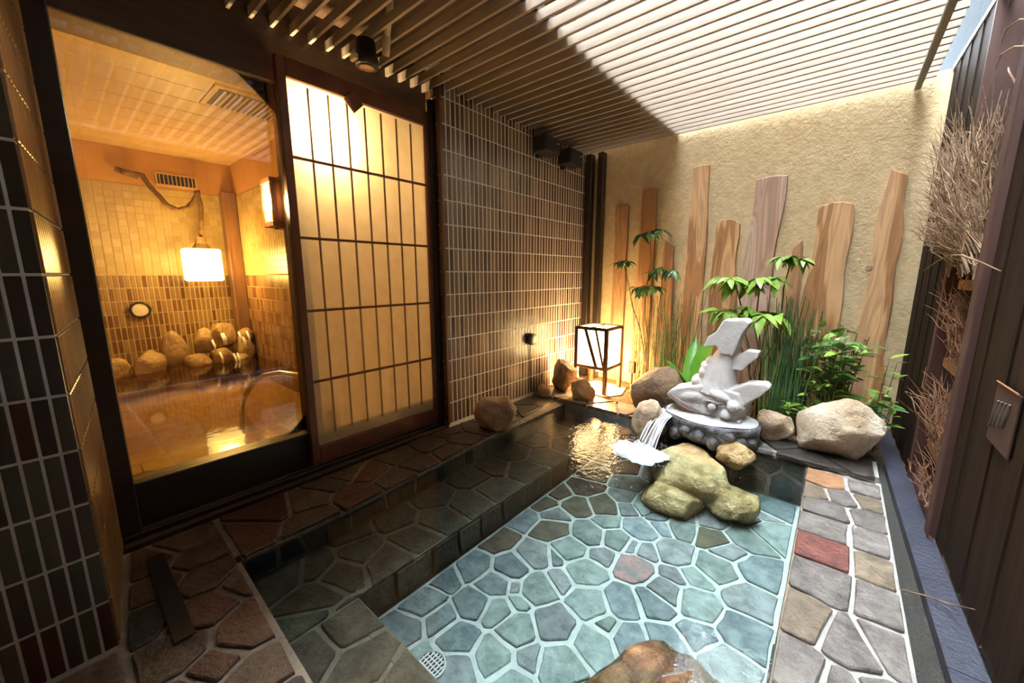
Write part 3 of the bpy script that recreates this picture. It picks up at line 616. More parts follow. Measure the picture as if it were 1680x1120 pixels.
# right fins
slab(m, [(-.47, .53), (-.39, .60), (-.325, .595), (-.33, .56), (-.37, .52), (-.40, .47), (-.46, .47)], 2.65, 2.74)
slab(m, [(-.45, .35), (-.36, .405), (-.27, .415), (-.25, .395), (-.29, .34), (-.37, .26), (-.45, .25)], 2.62, 2.73)
st_ = m.obj('fish_body', M['statue'], fish, True)
rm = st_.modifiers.new('weld', 'REMESH'); rm.mode = 'VOXEL'; rm.voxel_size = .0055; rm.use_smooth_shade = True
sm = st_.modifiers.new('soften', 'SMOOTH'); sm.iterations = 3; sm.factor = .5
MB().ell((-.535, 2.578, .235), (.036, .010, .030)).obj('eye_socket', M['bowl'], fish, True)
MB().ell((-.533, 2.566, .233), (.024, .016, .022)).obj('eye', M['statue'], fish, True)
gm = mat('carved_shade_line', (.30, .24, .20), (.36, .30, .26), 20, .9)
for j in range(3):
    MB().tube([(-.812 + .012 * j, 2.596, .262 - .016 * j), (-.74, 2.585, .232 - .014 * j), (-.67, 2.580, .205 - .012 * j), (-.60, 2.582, .182 - .006 * j)], [.003, .005, .005, .003], 6).obj('lip_line', gm, fish, True)
for j in range(4):
    MB().tube([(-.50 + .028 * j, 2.638, .70 + .01 * j), (-.475 + .028 * j, 2.636, .675 + .012 * j), (-.46 + .02 * j, 2.638, .645 + .018 * j)], [.002, .0035, .002], 5).obj('fin_groove', gm, fish, True)
MB().tube([(-.58, 2.585, .262), (-.545, 2.575, .268), (-.505, 2.572, .258), (-.47, 2.575, .275)], [.004, .008, .007, .004], 6).obj('eyelid', M['statue'], fish, True)
MB().box(-.735, -.625, 2.61, 2.74, .10, .21, b=.02).obj('mouth_spout', mat('rust_brown_spout', (.17, .055, .025), (.24, .09, .045), 9, .4), fish)

# ---- falling water and foam
sw = MB(); rg = random.Random(5)
for k in range(26):
    a = rg.uniform(0, 1); x0 = -.845 + .10 * a; y0 = 2.62 - .12 * a; z0 = .14
    x1 = x0 - .03 + rg.uniform(-.03, .03); y1 = y0 - .28 + rg.uniform(-.03, .03); pts = []
    for i in range(7):
        t = i / 6; pts.append((x0 + (x1 - x0) * t ** .7, y0 + (y1 - y0) * t ** .7, z0 + (WZ - z0) * t ** 1.6))
    sw.tube(pts, [.004 * rg.uniform(.5, 1.3)] * 7, 5)
stuff(tag(sw.obj('falling_water', M['foam'], None, True), 'thin white streams of water falling from the bowl into the pool', 'water'))
fm = MB(); rg = random.Random(9); FX, FY = -.84, 2.20
nr, na = 16, 56; vs = [(FX, FY, WZ + .05)]; fs = []
for i in range(1, nr + 1):
    for k in range(na):
        q = 6.2832 * k / na; t = i / nr; e = 1 + .38 * noise.noise(Vector((math.cos(q) * 1.6, math.sin(q) * 1.6, 3))) + .14 * noise.noise(Vector((math.cos(q) * 6, math.sin(q) * 6, 8)))
        x = FX + .175 * t * e * math.cos(q); y = FY + .115 * t * e * math.sin(q)
        h = .045 * (1 - t) ** .7 * (1 + .9 * noise.noise(Vector((x * 26, y * 26, 1)))) + .016 * noise.noise(Vector((x * 70, y * 70, 5))) * (1 - t * .6)
        vs.append((x, y, WZ + max(-.004, h) + (.002 if i < nr else -.006)))
for k in range(na): fs.append((0, 1 + k, 1 + (k + 1) % na))
for i in range(nr - 1):
    for k in range(na): a = 1 + i * na; fs.append((a + k, a + na + k, a + na + (k + 1) % na, a + (k + 1) % na))
fm.add(vs, fs)
for k in range(420):
    q = rg.uniform(0, 6.28); d = abs(rg.gauss(0, .13)) + .05; x = FX + d * math.cos(q) * 1.25; y = FY + d * math.sin(q) * .9
    r = rg.uniform(.0012, .0042); z = WZ + rg.uniform(0, .10) * max(0, 1 - d * 4)
    fm.add([(x + r * a, y + r * b, z + r * c * .8) for a, b, c in ((1, 0, 0), (-1, 0, 0), (0, 1, 0), (0, -1, 0), (0, 0, 1), (0, 0, -1))], [(0, 2, 4), (2, 1, 4), (1, 3, 4), (3, 0, 4), (2, 0, 5), (1, 2, 5), (3, 1, 5), (0, 3, 5)])
stuff(tag(fm.obj('splash_foam', M['foam'], None, True), 'white splash of foam where the water hits the pool', 'foam'))

# ---- drain cover on the pool floor
dr = thing('drain_cover', 'round slotted steel drain cover on the pool floor', 'drain', (-.925, .665, FZ))
cx, cy = -.925, .665
MB().lathe([(.052, -.004), (.052, .008), (.047, .012), (.046, .006)], 32, Matrix.Translation((cx, cy, FZ))).obj('rim', M['white'], dr)
MB().lathe([(.045, .0062), (.045, .0072)], 32, Matrix.Translation((cx, cy, FZ))).obj('backing', M['black'], dr)
gb = MB()
for k in range(-3, 4):
    w_ = math.sqrt(max(.0001, .045 ** 2 - (k * .0125) ** 2)); gb.box(cx + k * .0125 - .0025, cx + k * .0125 + .0025, cy - w_, cy + w_, FZ + .007, FZ + .0105)
for k in range(-2, 3):
    w_ = math.sqrt(max(.0001, .045 ** 2 - (k * .016) ** 2)); gb.box(cx - w_, cx + w_, cy + k * .016 - .002, cy + k * .016 + .002, FZ + .007, FZ + .011)
gb.obj('grid', M['white'], dr)
tag(B(-1.86, -1.345, .092, .142, .004, .0085, b=.001).obj('drain_slot', M['black']), 'long black drain slot in the paving by the near pillar', 'drain')

# ---- timber boards on the back wall
def board(label, xl, xr, zt, xlb, xrb, m, seed, top='flat', zb=.02, wob=.008, th=.026, y=3.496):
    rg = random.Random(seed); n = 14; L = []; Rr = []
    for k in range(n + 1):
        t = k / n; z = zb + (zt - zb) * t
        L.append((xlb + (xl - xlb) * t + wob * noise.noise(Vector((t * 5, seed * 1.3, 0))) * 1.6, z)); Rr.append((xrb + (xr - xrb) * t + wob * noise.noise(Vector((t * 5, seed * 2.7, 4))) * 1.6, z))
    if top == 'round': cap = [(xr - .012, zt + .018), (xr - (xr - xl) * .35, zt + .034), (xl + (xr - xl) * .35, zt + .034), (xl + .012, zt + .018)]
    elif top == 'left': Rr[-1] = (Rr[-1][0], zt - .05); cap = []
    elif top == 'right': L[-1] = (L[-1][0], zt - .04); cap = []
    elif top == 'point': cap = [(xr - .01, zt + .05)]
    else: cap = [((xl + xr) / 2, zt + .008)]
    poly = Rr + cap + L[::-1]
    cx = (xlb + xrb) / 2; mb = MB(); n2 = len(poly)
    ins = inset_scale(poly, .006)
    vs = [(x - cx, 0, z) for x, z in poly] + [(x - cx, -th + .006, z) for x, z in poly] + [(x - cx, -th, z) for x, z in ins]
    fs = [tuple(range(n2 - 1, -1, -1)), tuple(range(2 * n2, 3 * n2))] + [(r * n2 + k, r * n2 + (k + 1) % n2, (r + 1) * n2 + (k + 1) % n2, (r + 1) * n2 + k) for r in (0, 1) for k in range(n2)]
    o = mb.add(vs, fs).obj('timber_board', M[m]); o.location = (cx, y, 0); return tag(o, label, 'board', 'timber boards on the back wall')
board('dark reddish board nearest the black corner poles', -1.67, -1.552, 1.665, -1.68, -1.545, 'board_red', 1)
board('narrow orange board behind the tall umbrella-leaved plant', -1.43, -1.295, 1.785, -1.47, -1.31, 'board', 2)
board('short thin board with a slanted top right of the tall umbrella-leaved plant', -1.205, -1.125, 1.34, -1.24, -1.08, 'board_red', 3, 'left')
board('tall straight board standing just left of the round-topped board', -1.015, -.893, 1.905, -1.02, -.84, 'board', 4, wob=.006)
board('round-topped board with pale edges behind the fish tail', -.815, -.655, 1.44, -.80, -.60, 'board', 5, 'round', wob=.02)
board('wide pinkish grey board with a skewed flat top', -.567, -.375, 1.745, -.64, -.43, 'board_pink', 6, 'flat', wob=.012)
board('short pointed brown board right of the wide pinkish board', -.29, -.232, 1.24, -.36, -.19, 'board_red', 7, 'point', wob=.012)
board('pale board with a dark forked heartwood stripe and rounded shoulders', -.17, .012, 1.495, -.23, .02, 'board', 8, 'round', wob=.014)
bk = board('knotty waney-edged board leaning nearest the fence', .15, .248, 1.70, .10, .29, 'board', 9, 'left', wob=.02)
for (kx, kz) in ((.128, 1.09), (.165, .62), (.21, .52)):
    MB().ell((kx, 3.468, kz), (.02 if kz > 1 else .009, .006, .022 if kz > 1 else .009)).obj('knot', M['rock_brown'], bk, True)
for k, (x, lab) in enumerate(((-1.925, 'slim black pole standing in the wall corner, closer to the tiles'), (-1.805, 'slim black pole standing in the wall corner, closer to the boards'))):
    tag(B(x - .035, x + .025, 3.40, 3.47, .022, 2.155, b=.006).obj('corner_pole', M['dark_frame']), lab, 'pole')
# ---- lantern on the ledge
lx, ly, lw = -1.60, 3.10, .31
ln_ = thing('paper_lantern', 'square wooden floor lantern with glowing paper sides in the corner', 'lantern', (lx, ly, .03))
hx0, hx1, hy0, hy1 = lx - lw / 2, lx + lw / 2, ly - lw / 2, ly + lw / 2
for x in (hx0, hx1 - .026):
    for y in (hy0, hy1 - .026): B(x - .003, x + .029, y - .003, y + .029, .03, .60, b=.003).obj('leg', M['lantern_wood'], ln_)
for z in (.235, .575):
    for y in (hy0 + .003, hy1 - .023): B(hx0 + .026, hx1 - .026, y, y + .02, z, z + .028, b=.002).obj('rail', M['lantern_wood'], ln_)
    for x in (hx0 + .003, hx1 - .023): B(x, x + .02, hy0 + .026, hy1 - .026, z, z + .028, b=.002).obj('rail', M['lantern_wood'], ln_)
B(hx0 + .024, hx1 - .024, hy0 + .012, hy0 + .015, .26, .578).obj('paper_side', M['lantern_paper'], ln_); B(hx0 + .024, hx1 - .024, hy1 - .015, hy1 - .012, .26, .578).obj('paper_side', M['lantern_paper'], ln_)
B(hx0 + .012, hx0 + .015, hy0 + .024, hy1 - .024, .26, .578).obj('paper_side', M['lantern_paper'], ln_); B(hx1 - .015, hx1 - .012, hy0 + .024, hy1 - .024, .26, .578).obj('paper_side', M['lantern_paper'], ln_)
B(hx0 + .024, hx1 - .024, hy0 + .024, hy1 - .024, .590, .593).obj('paper_top', M['lantern_paper'], ln_)
B(lx - .012, lx + .012, hy0 + .02, hy1 - .02, .593, .603, b=.001).obj('top_bar', M['fence_bar'], ln_)
for (a, b, w2) in ((-.055, .055, .016), (.045, .125, .010)):
    MB().add([(lx + a - w2, hy0 + .004, .578), (lx + a + w2, hy0 + .004, .578), (lx + b + w2, hy0 + .004, .262), (lx + b - w2, hy0 + .004, .262), (lx + a - w2, hy0 + .011, .578), (lx + a + w2, hy0 + .011, .578), (lx + b + w2, hy0 + .011, .262), (lx + b - w2, hy0 + .011, .262)],
             [(0, 1, 2, 3), (4, 7, 6, 5), (0, 4, 5, 1), (1, 5, 6, 2), (2, 6, 7, 3), (3, 7, 4, 0)]).obj('slanted_slat', M['lantern_wood'], ln_)
MB().ell((lx, ly, .22), (.03, .03, .035)).obj('bulb', emis('bulb', (1, .75, .4), 12), ln_, True)
def plight(name, loc, e, col, rad, parent):
    l = bpy.data.lights.new(name, 'POINT'); l.energy = e; l.color = col; l.shadow_soft_size = rad; o = bpy.data.objects.new(name, l); COL.objects.link(o); o.location = loc
    if parent: o.parent = parent; o.matrix_parent_inverse = Matrix.Translation(-parent.location)
    return o
plight('lantern_light', (lx, ly, .16), LANTERN_BULB, (1, .62, .25), .03, ln_)
# flat pale stone under the lantern and cord
tag(MB().prism([(-1.78, 2.93), (-1.42, 2.90), (-1.34, 3.05), (-1.40, 3.28), (-1.72, 3.32), (-1.82, 3.12)], lambda x, y: (x, y, .0), lambda x, y: (x, y, .030)).obj('flat_stone', M['rock_pale']), 'flat pale stone slab under the glowing lantern', 'stone')
ob = thing('outlet_box', 'small brown outlet box on a stake right of the lantern', 'outlet', (-1.36, 3.30, .02))
B(-1.385, -1.335, 3.28, 3.325, .17, .275, b=.004).obj('box', M['red_frame'], ob); MB().tube([(-1.36, 3.30, .02), (-1.36, 3.30, .17)], .008, 8).obj('stake', M['dark_frame'], ob)
# ---- wall fittings
def rotx(loc): return Matrix.Translation(loc) @ Matrix.Rotation(R(90), 4, 'Y')
dl = thing('round_dial', 'round black-rimmed dial on the striped tiles with a cord below', 'gauge', (XW + .004, 2.585, .505))
MB().lathe([(.044, 0), (.050, .006), (.050, .040), (.046, .046), (.038, .044)], 32, rotx((XW + .004, 2.585, .505))).obj('case', M['black'], dl, True)
MB().lathe([(.039, .043), (.036, .050), (.02, .053), (.005, .054)], 28, rotx((XW + .004, 2.585, .505))).obj('face', M['white'], dl, True)
MB().tube([(XW + .012, 2.585, .46), (XW + .012, 2.582, .25), (XW + .012, 2.59, .06)], .004, 6).obj('cord', M['black'], dl)
for k, (y, z, lab) in enumerate(((2.66, 2.045, 'black speaker under the slats, the one closer to the sliding panel'), (3.02, 2.03, 'black speaker under the slats, the one closer to the wall corner'))):
    s = thing('wall_speaker', lab, 'speaker', (XW + .004, y, z), 'speakers under the slats')
    B(XW + .035, XW + .16, y - .105, y + .105, z - .06, z + .06, b=.008).obj('cabinet', M['black'], s)
    B(XW + .16, XW + .165, y - .095, y + .095, z - .05, z + .05, b=.002).obj('grille', M['black'], s)
    B(XW + .165, XW + .167, y + .05, y + .075, z + .012, z + .02).obj('badge', M['white'], s)
    B(XW, XW + .04, y - .02, y + .02, z - .075, z + .03, b=.003).obj('bracket', M['black'], s)
    MB().tube([(XW + .08, y + .06, z + .06), (XW + .06, y + .08, z + .10), (XW + .09, y + .09, z + .128)], .004, 6).obj('wire', M['pipe'], s)
spn = thing('ceiling_spotlight', 'dark round spotlight under the slats by the sliding panel', 'spotlight', (-1.88, 1.13, 2.16))
MB().lathe([(.03, .12), (.045, .11), (.05, .04), (.056, .035), (.056, 0), (.045, -.004)], 28, Matrix.Translation((-1.88, 1.13, 2.045))).obj('housing', M['black'], spn, True)
MB().lathe([(.044, -.006), (.03, -.009), (.01, -.01)], 24, Matrix.Translation((-1.88, 1.13, 2.045))).obj('lens', mat('lens', (.30, .15, .08), (.38, .20, .11), 9, .2), spn, True)
B(-1.905, -1.855, 1.055, 1.075, 2.05, 2.075, b=.003).obj('knob', M['pipe'], spn)
cp = thing('conduit_pipe', 'cream conduit pipe elbow coming down through the slats by the spotlight', 'pipe', (-1.80, 1.185, 2.16))
MB().tube([(-1.62, 1.12, 2.30), (-1.70, 1.15, 2.22), (-1.78, 1.18, 2.14)], .015, 12).obj('pipe', M['pipe'], cp, True)
MB().tube([(-1.762, 1.173, 2.157), (-1.80, 1.19, 2.118), (-1.815, 1.195, 2.10)], .0185, 12).obj('collar', M['pipe'], cp, True)
tag(B(-.038, .038, -.004, .004, -.038, .038, b=.001, mtx=Matrix.Translation((-2.035, 1.135, 1.93)) @ Matrix.Rotation(R(90), 4, 'Z') @ Matrix.Rotation(R(45), 4, 'Y')).obj('wooden_tag', M['red_frame']), 'brown diamond-shaped wooden tag at the top of the sliding panel', 'tag')
# lamp behind the frosted panel (its glow is the bright round patch)
gl = thing('globe_lamp', 'bright lamp glowing behind the frosted sliding panel', 'lamp', (-2.125, .98, 1.76))
MB().ell((-2.125, .98, 1.76), (.028, .028, .028)).obj('globe', emis('globe_glow', (1, .82, .5), 20), gl, True)
MB().tube([(-2.125, .98, 1.785), (-2.125, .98, 1.935)], .008, 8).obj('stem', M['dark_frame'], gl)
plight('globe_light', (-2.125, .98, 1.76), LAMP_SHOJI, (1, .72, .36), .045, gl)
sl_ = bpy.data.lights.new('spot_beam', 'SPOT'); sl_.energy = LAMP_SPOT; sl_.color = (1, .70, .34); sl_.spot_size = R(58); sl_.spot_blend = .35; sl_.shadow_soft_size = .03
so = bpy.data.objects.new('spot_beam', sl_); COL.objects.link(so); so.location = (-1.93, 1.09, 2.03)
so.rotation_euler = (Vector((-2.07, .97, 1.62)) - so.location).to_track_quat('-Z', 'Y').to_euler(); so.parent = spn; so.matrix_parent_inverse = Matrix.Translation(-spn.location)

# ---- bath room things
bl = thing('hanging_lantern', 'glowing square lantern hanging from the twisted branch in the bath room', 'lantern', (-6.05, 1.26, 1.36))
B(-6.17, -5.93, 1.06, 1.42, .97, 1.36, b=.02).obj('shade', M['bath_paper'], bl)
MB().lathe([(.10, 0), (.06, .06), (.05, .14)], 14, Matrix.Translation((-6.05, 1.25, 1.36))).obj('cap', M['rope'], bl)
plight('bath_lantern_light', (-5.75, 1.2, 1.2), LAMP_BATH, (1, .61, .17), .15, bl)
pts = [(-6.24, .66, 2.17), (-6.2, .83, 2.16), (-6.15, .90, 2.0), (-6.1, .98, 1.86), (-6.08, 1.08, 1.80), (-6.08, 1.18, 1.84), (-6.08, 1.25, 1.94), (-6.07, 1.29, 2.05), (-6.06, 1.30, 1.85), (-6.05, 1.27, 1.6), (-6.05, 1.255, 1.44)]
p2 = []
for i in range(len(pts) - 1):
    for k in range(4): p2.append(tuple(Vector(pts[i]).lerp(Vector(pts[i + 1]), k / 4) + Vector((0, noise.noise(Vector((i + k / 4, 2, 3))), noise.noise(Vector((i + k / 4, 7, 3))))) * .02))
p2.append(pts[-1])
br = MB().tube(p2, [.026 + .014 * noise.noise(Vector((i * .8, 0, 0))) for i in range(len(p2))], 8).obj('twisted_branch', M['rope'], None, True); tag(br, 'twisted brown branch carrying the hanging lantern on the bath room wall', 'branch')
MB().tube([(-6.262, .62, 2.2), (-6.262, .80, 2.15)], .03, 8).obj('wall_bracket', M['rope'], br)
tag(B(-6.28, -6.12, 1.545, 1.70, -.12, 2.09, b=.012).obj('corner_post', mat('brown_post', (.15, .07, .03), (.28, .14, .055), 3, .5, .3, 20, stretch=(4, 4, .4))), 'brown timber post in the far corner of the bath room', 'post')
gd = thing('round_dial', 'round dark-rimmed dial on the bath room tiles', 'gauge', (-6.29, .64, .64))
MB().lathe([(.085, 0), (.095, .01), (.095, .04), (.08, .045), (.072, .03)], 28, rotx((-6.298, .64, .64))).obj('rim', M['dark_frame'], gd, True); MB().lathe([(.073, .03), (.01, .034)], 28, rotx((-6.298, .64, .64))).obj('face', M['dial'], gd)
v1 = thing('wall_vent', 'dark slotted vent high on the far bath room wall', 'vent', (-6.3, 1.14, 2.17))
B(-6.306, -6.29, .95, 1.34, 2.09, 2.24, b=.003).obj('frame', M['bath_ceiling'], v1); B(-6.292, -6.286, .97, 1.32, 2.11, 2.22).obj('backing', M['black'], v1)
for k in range(9): B(-6.288, -6.278, .985 + k * .038, .993 + k * .038, 2.11, 2.22).obj('fin', M['bath_ceiling'], v1)
v2 = thing('ceiling_vent', 'large slatted vent grille in the bath room ceiling', 'vent', (-4.0, 1.35, 2.45))
B(-4.2, -3.72, .98, 1.70, CZ - .012, CZ + .002, b=.003).obj('frame', M['bath_ceiling'], v2); B(-4.15, -3.77, 1.02, 1.69, CZ - .016, CZ - .010).obj('backing', mat('vent_dark', (.10, .045, .015), (.13, .06, .02), 5, .6), v2)
for k in range(17): B(-4.15, -3.77, 1.045 + k * .038, 1.061 + k * .038, CZ - .024, CZ - .014).obj('fin', M['bath_ceiling'], v2)
hr = thing('grab_rail', 'curved steel grab rail rising out of the indoor bath', 'handrail', (-3.7, .9, -.1))
MB().tube([(-3.74, .88, -.32), (-3.72, .89, -.09), (-3.60, .90, .08), (-3.40, .91, .22), (-3.15, .92, .32), (-2.85, .93, .39), (-2.55, .94, .42), (-2.42, .95, .40), (-2.40, .95, .2), (-2.40, .95, -.042)], .019, 10).obj('rail', M['steel'], hr, True)
MB().lathe([(.035, 0), (.035, .012), (.02, .014)], 16, Matrix.Translation((-2.40, .95, -.044))).obj('flange', M['steel'], hr)
fd = thing('floor_drain', 'round drain ring in the bath room floor behind the glass', 'drain', (-2.80, .19, -.045))
MB().lathe([(.06, 0), (.075, 0), (.075, .005), (.06, .005)], 28, Matrix.Translation((-2.80, .19, -.045))).obj('ring', M['dark_frame'], fd); MB().lathe([(.058, 0), (.058, .003), (.01, .004)], 28, Matrix.Translation((-2.80, .19, -.045))).obj('cover', M['bath_floor'], fd)
wlp = thing('wall_lamp', 'small wood-framed lit wall lamp at the edge of the sliding panel', 'lamp', (-2.22, .80, 1.41))
B(-2.33, -2.20, .80, .86, 1.285, 1.535, b=.004).obj('back_board', M['red_frame'], wlp)
B(-2.32, -2.215, .765, .80, 1.32, 1.50).obj('lit_panel', M['wall_lamp'], wlp)
for z in (1.29, 1.50): B(-2.33, -2.20, .755, .80, z, z + .025, b=.002).obj('frame_rail', M['red_frame'], wlp)
for x in (-2.33, -2.222): B(x, x + .022, .757, .80, 1.315, 1.50, b=.002).obj('frame_stile', M['red_frame'], wlp)
plight('wall_lamp_light', (-2.255, .742, 1.41), LAMP_WALL, (1, .66, .26), .04, wlp)
inner = [(-.05, .02, .20, .16, 'leftmost of the row'), (.28, .04, .26, .19, 'low and flat, second from the left of the row'), (.62, .05, .22, .22, 'rounded, just left of the dark block'), (.86, .17, .24, .30, 'dark block at the middle of the row'), (1.05, .02, .20, .13, 'low in front, below the middle gap'), (1.18, .24, .17, .22, 'upright behind, left of the pile top'), (1.36, .30, .25, .20, 'topmost of the pile under the lantern'), (1.30, .05, .20, .14, 'flat in front under the lantern'), (1.52, .12, .16, .16, 'small, in the pile left of the corner post'), (1.62, .26, .15, .14, 'small upper one against the corner post'), (1.56, .08, .20, .24, 'big end rock below the corner post'), (1.5, -.02, .14, .10, 'lowest small one at the water'), (.45, -.03, .16, .12, 'small one at the water below the dial')]
for i, (y, z, a, b, lab) in enumerate(inner):
    rock('bath room rock, ' + lab, (-6.0 + (.12 if z < .06 else -.05), y - .02, z - .03), (a * .75, a * .62, b * .85), 130 + i, 'rock_bath', i, sub=3, group='rocks at the far end of the indoor bath')
cw = MB(); rg = random.Random(4)
for y in (1.18, 1.24, 1.30, 1.38, 1.42, 1.50, 1.55, 1.28, 1.46):
    z = rg.choice((.33, .26, .10, .06)); cw.tube([(-5.80, y, z), (-5.76, y + .01, z - .07), (-5.75, y + .01, z - .14)], [.012, .016, .008], 6)
stuff(tag(cw.obj('rock_cascade', M['foam'], None, True), 'thin white trickles running down the bath room rocks', 'water'))

# ---- plants
def leaf_mesh(name, L, W, m, fold=.25, droop=.25, tip=1.6, n=5):
    b = MB(); vs = []; fs = []
    for i in range(n + 1):
        t = i / n; w_ = W / 2 * (math.sin(math.pi * min(1, t ** (1 / tip) * .97 + .03)) ** .8); x = L * t; z = -droop * L * t * t
        vs += [(x, -w_, z + fold * w_), (x, 0, z), (x, w_, z + fold * w_)]
    for i in range(n):
        a = i * 3; fs += [(a, a + 3, a + 4, a + 1), (a + 1, a + 4, a + 5, a + 2)]
    me = b.add(vs, fs).mesh(name, M[m], True); return me
LF = leaf_mesh('leaf', .125, .046, 'leaf', .25, .4); LFB = leaf_mesh('leaf', .11, .040, 'leaf_dark', .25, .4); LFS = leaf_mesh('leaf', .10, .034, 'leaf', .2, .2); LFD = leaf_mesh('leaf', .10, .034, 'leaf_dark', .2, .2)
def put_leaf(me, parent, p, az, el, s=1, roll=0):
    o = bpy.data.objects.new('leaf', me); COL.objects.link(o); o.parent = parent; o.matrix_parent_inverse = Matrix.Translation(-parent.location)
    o.location = p; o.rotation_mode = 'XYZ'; o.rotation_euler = (roll, -el, az); o.scale = (s, s, s); return o
def palmate(name, label, basep, clusters, stem_r, seed, lm, per=8, size=1.0):
    rg = random.Random(seed); pl_ = thing(name, label, 'plant', basep)
    for ci, (x, y, z, rad) in enumerate(clusters):
        b0 = Vector(basep) + Vector((rg.uniform(-.04, .04), rg.uniform(-.03, .03), 0)); tp = Vector((x, y, z)); pts = []
        for i in range(7):
            t = i / 6; q = b0.lerp(tp, t); q.x += .05 * math.sin(t * 3.1) * rg.uniform(-.6, .6); pts.append(q)
        pts[-1] = tp
        MB().tube(pts, [stem_r * (1 - .5 * i / 6) for i in range(7)], 6).obj('stem', M['stem'], pl_, True)
        nsub = 4
        for s_ in range(nsub):
            az0 = rg.uniform(-.4, .4) + s_ * 1.57; off = Vector((math.cos(az0), math.sin(az0) * .7, rg.uniform(-.15, .35))) * rad * .55; c = tp + off
            MB().tube([tp, tp.lerp(c, .6) + Vector((0, 0, .012)), c], [.003, .0022, .0016], 5).obj('petiole', M['stem'], pl_)
            for k in range(per):
                az = 6.283 * k / per + rg.uniform(-.2, .2); put_leaf(lm, pl_, c, az, rg.uniform(-.75, .15), size * rg.uniform(.75, 1.1) * (rad / .14), rg.uniform(-.5, .5))
    return pl_
palmate('umbrella_plant', 'tall thin umbrella-leaved plant lit amber beside the lantern', (-1.17, 3.22, .02), [(-1.23, 3.20, 1.37, .15), (-1.10, 3.18, 1.08, .14), (-1.25, 3.22, .93, .15), (-1.49, 3.28, 1.16, .10)], .006, 3, LFB, 7, .95)
palmate('umbrella_plant', 'bright green umbrella-leaved plant behind the fish tail', (-.36, 3.20, .02), [(-.57, 3.10, 1.00, .17), (-.42, 3.12, 1.0, .16), (-.27, 3.20, 1.15, .12), (-.56, 3.05, .80, .17), (-.38, 3.05, .78, .18)], .008, 6, LF, 8, .95)
ns = thing('strap_fern', 'bright green fern with broad strap leaves left of the fish', 'plant', (-.72, 3.0, .02))
for k, (az, el, s_) in enumerate(((R(100), 1.30, 1.0), (R(60), 1.35, 1.18), (R(165), 1.0, .75), (R(195), 1.15, .68), (R(20), 1.2, .9))):
    me = leaf_mesh('strap_leaf', .44, .105, 'leaf_strap', .3, .18, 1.15, 8); o = put_leaf(me, ns, (-.78 + .01 * k, 2.97, .14), az, el, s_ * 1.1); o.name = 'strap_leaf'
MB().tube([(-.75, 2.98, .02), (-.76, 2.97, .16)], [.035, .03], 8).obj('crown_base', M['stem'], ns)
def reeds(label, xc, yc, w, d, h, n, seed, m, r=.0026):
    rg = random.Random(seed); mb = MB()
    for k in range(n):
        x = xc + rg.uniform(-w, w); y = yc + rg.uniform(-d, d); hh = h * rg.uniform(.55, 1.05); lx_ = rg.gauss(0, .06); ly_ = rg.gauss(0, .04)
        mb.tube([(x, y, .02), (x + lx_ * .4, y + ly_ * .4, .02 + hh * .5), (x + lx_, min(y + ly_, 3.455), .02 + hh)], [r, r, r * .6], 4)
    return stuff(tag(mb.obj('reed_clump', M[m]), label, 'plant'))
reeds('clump of thin amber-lit reeds right of the lantern', -1.16, 3.30, .20, .09, .80, 75, 3, 'reed_dry')
reeds('sparse green reed clump behind the big dark brown rock', -.98, 3.24, .13, .10, .88, 60, 4, 'reed')
reeds('dense dark green horsetail clump right of the fish', -.22, 3.12, .11, .12, .86, 150, 5, 'reed', .0032)
reeds('low green horsetail clump behind the leafy shrub', .02, 3.32, .10, .06, .70, 34, 6, 'reed', .003)
def shrub(label, cx, cy, w, d, z0, z1, nst, nl, seed, lms, size=1.0, cat='plant'):
    rg = random.Random(seed); s = thing('leafy_shrub', label, cat, (cx, cy, .02)); made = 0
    for k in range(nst):
        tp = Vector((cx + rg.uniform(-w, w), cy + rg.uniform(-d, d), rg.uniform(z0 + (z1 - z0) * .35, z1))); b0 = Vector((cx + rg.uniform(-.04, .04), cy + rg.uniform(-.03, .03), .02)); mid = b0.lerp(tp, .5) + Vector((rg.uniform(-.03, .03), rg.uniform(-.03, .03), .04))
        pts = [b0, b0.lerp(mid, .5), mid, mid.lerp(tp, .5), tp]; MB().tube(pts, [.004, .0035, .003, .0022, .0015], 5).obj('stem', M['stem'], s, True)
        for j in range(nl):
            t = .35 + .65 * (j + 1) / nl; i = min(3, int(t * 4)); p = pts[i].lerp(pts[i + 1], t * 4 - i)
            put_leaf(rg.choice(lms), s, p, j * 2.4 + rg.uniform(-.4, .4), rg.uniform(-.1, .7), size * rg.uniform(.7, 1.15), rg.uniform(-.6, .6))
    return s
shrub('leafy green shrub before the board with the dark forked stripe', .03, 3.10, .17, .10, .20, .72, 19, 11, 8, [LFS, LFD, LFS], 1.15)
shrub('low bright ground plant between the horsetails and the largest boulder', -.07, 2.98, .12, .06, .05, .30, 12, 8, 9, [LFS, LFS, LFD], .7)
shrub('dark low plant behind the largest boulder next to the fence', .22, 3.02, .09, .08, .10, .36, 8, 8, 10, [LFD, LFD, LFS], .9)
shrub('thin sprig of glossy leaves reaching in front of the fence end', .265, 3.06, .04, .04, .40, .62, 3, 6, 12, [LFS], .95)

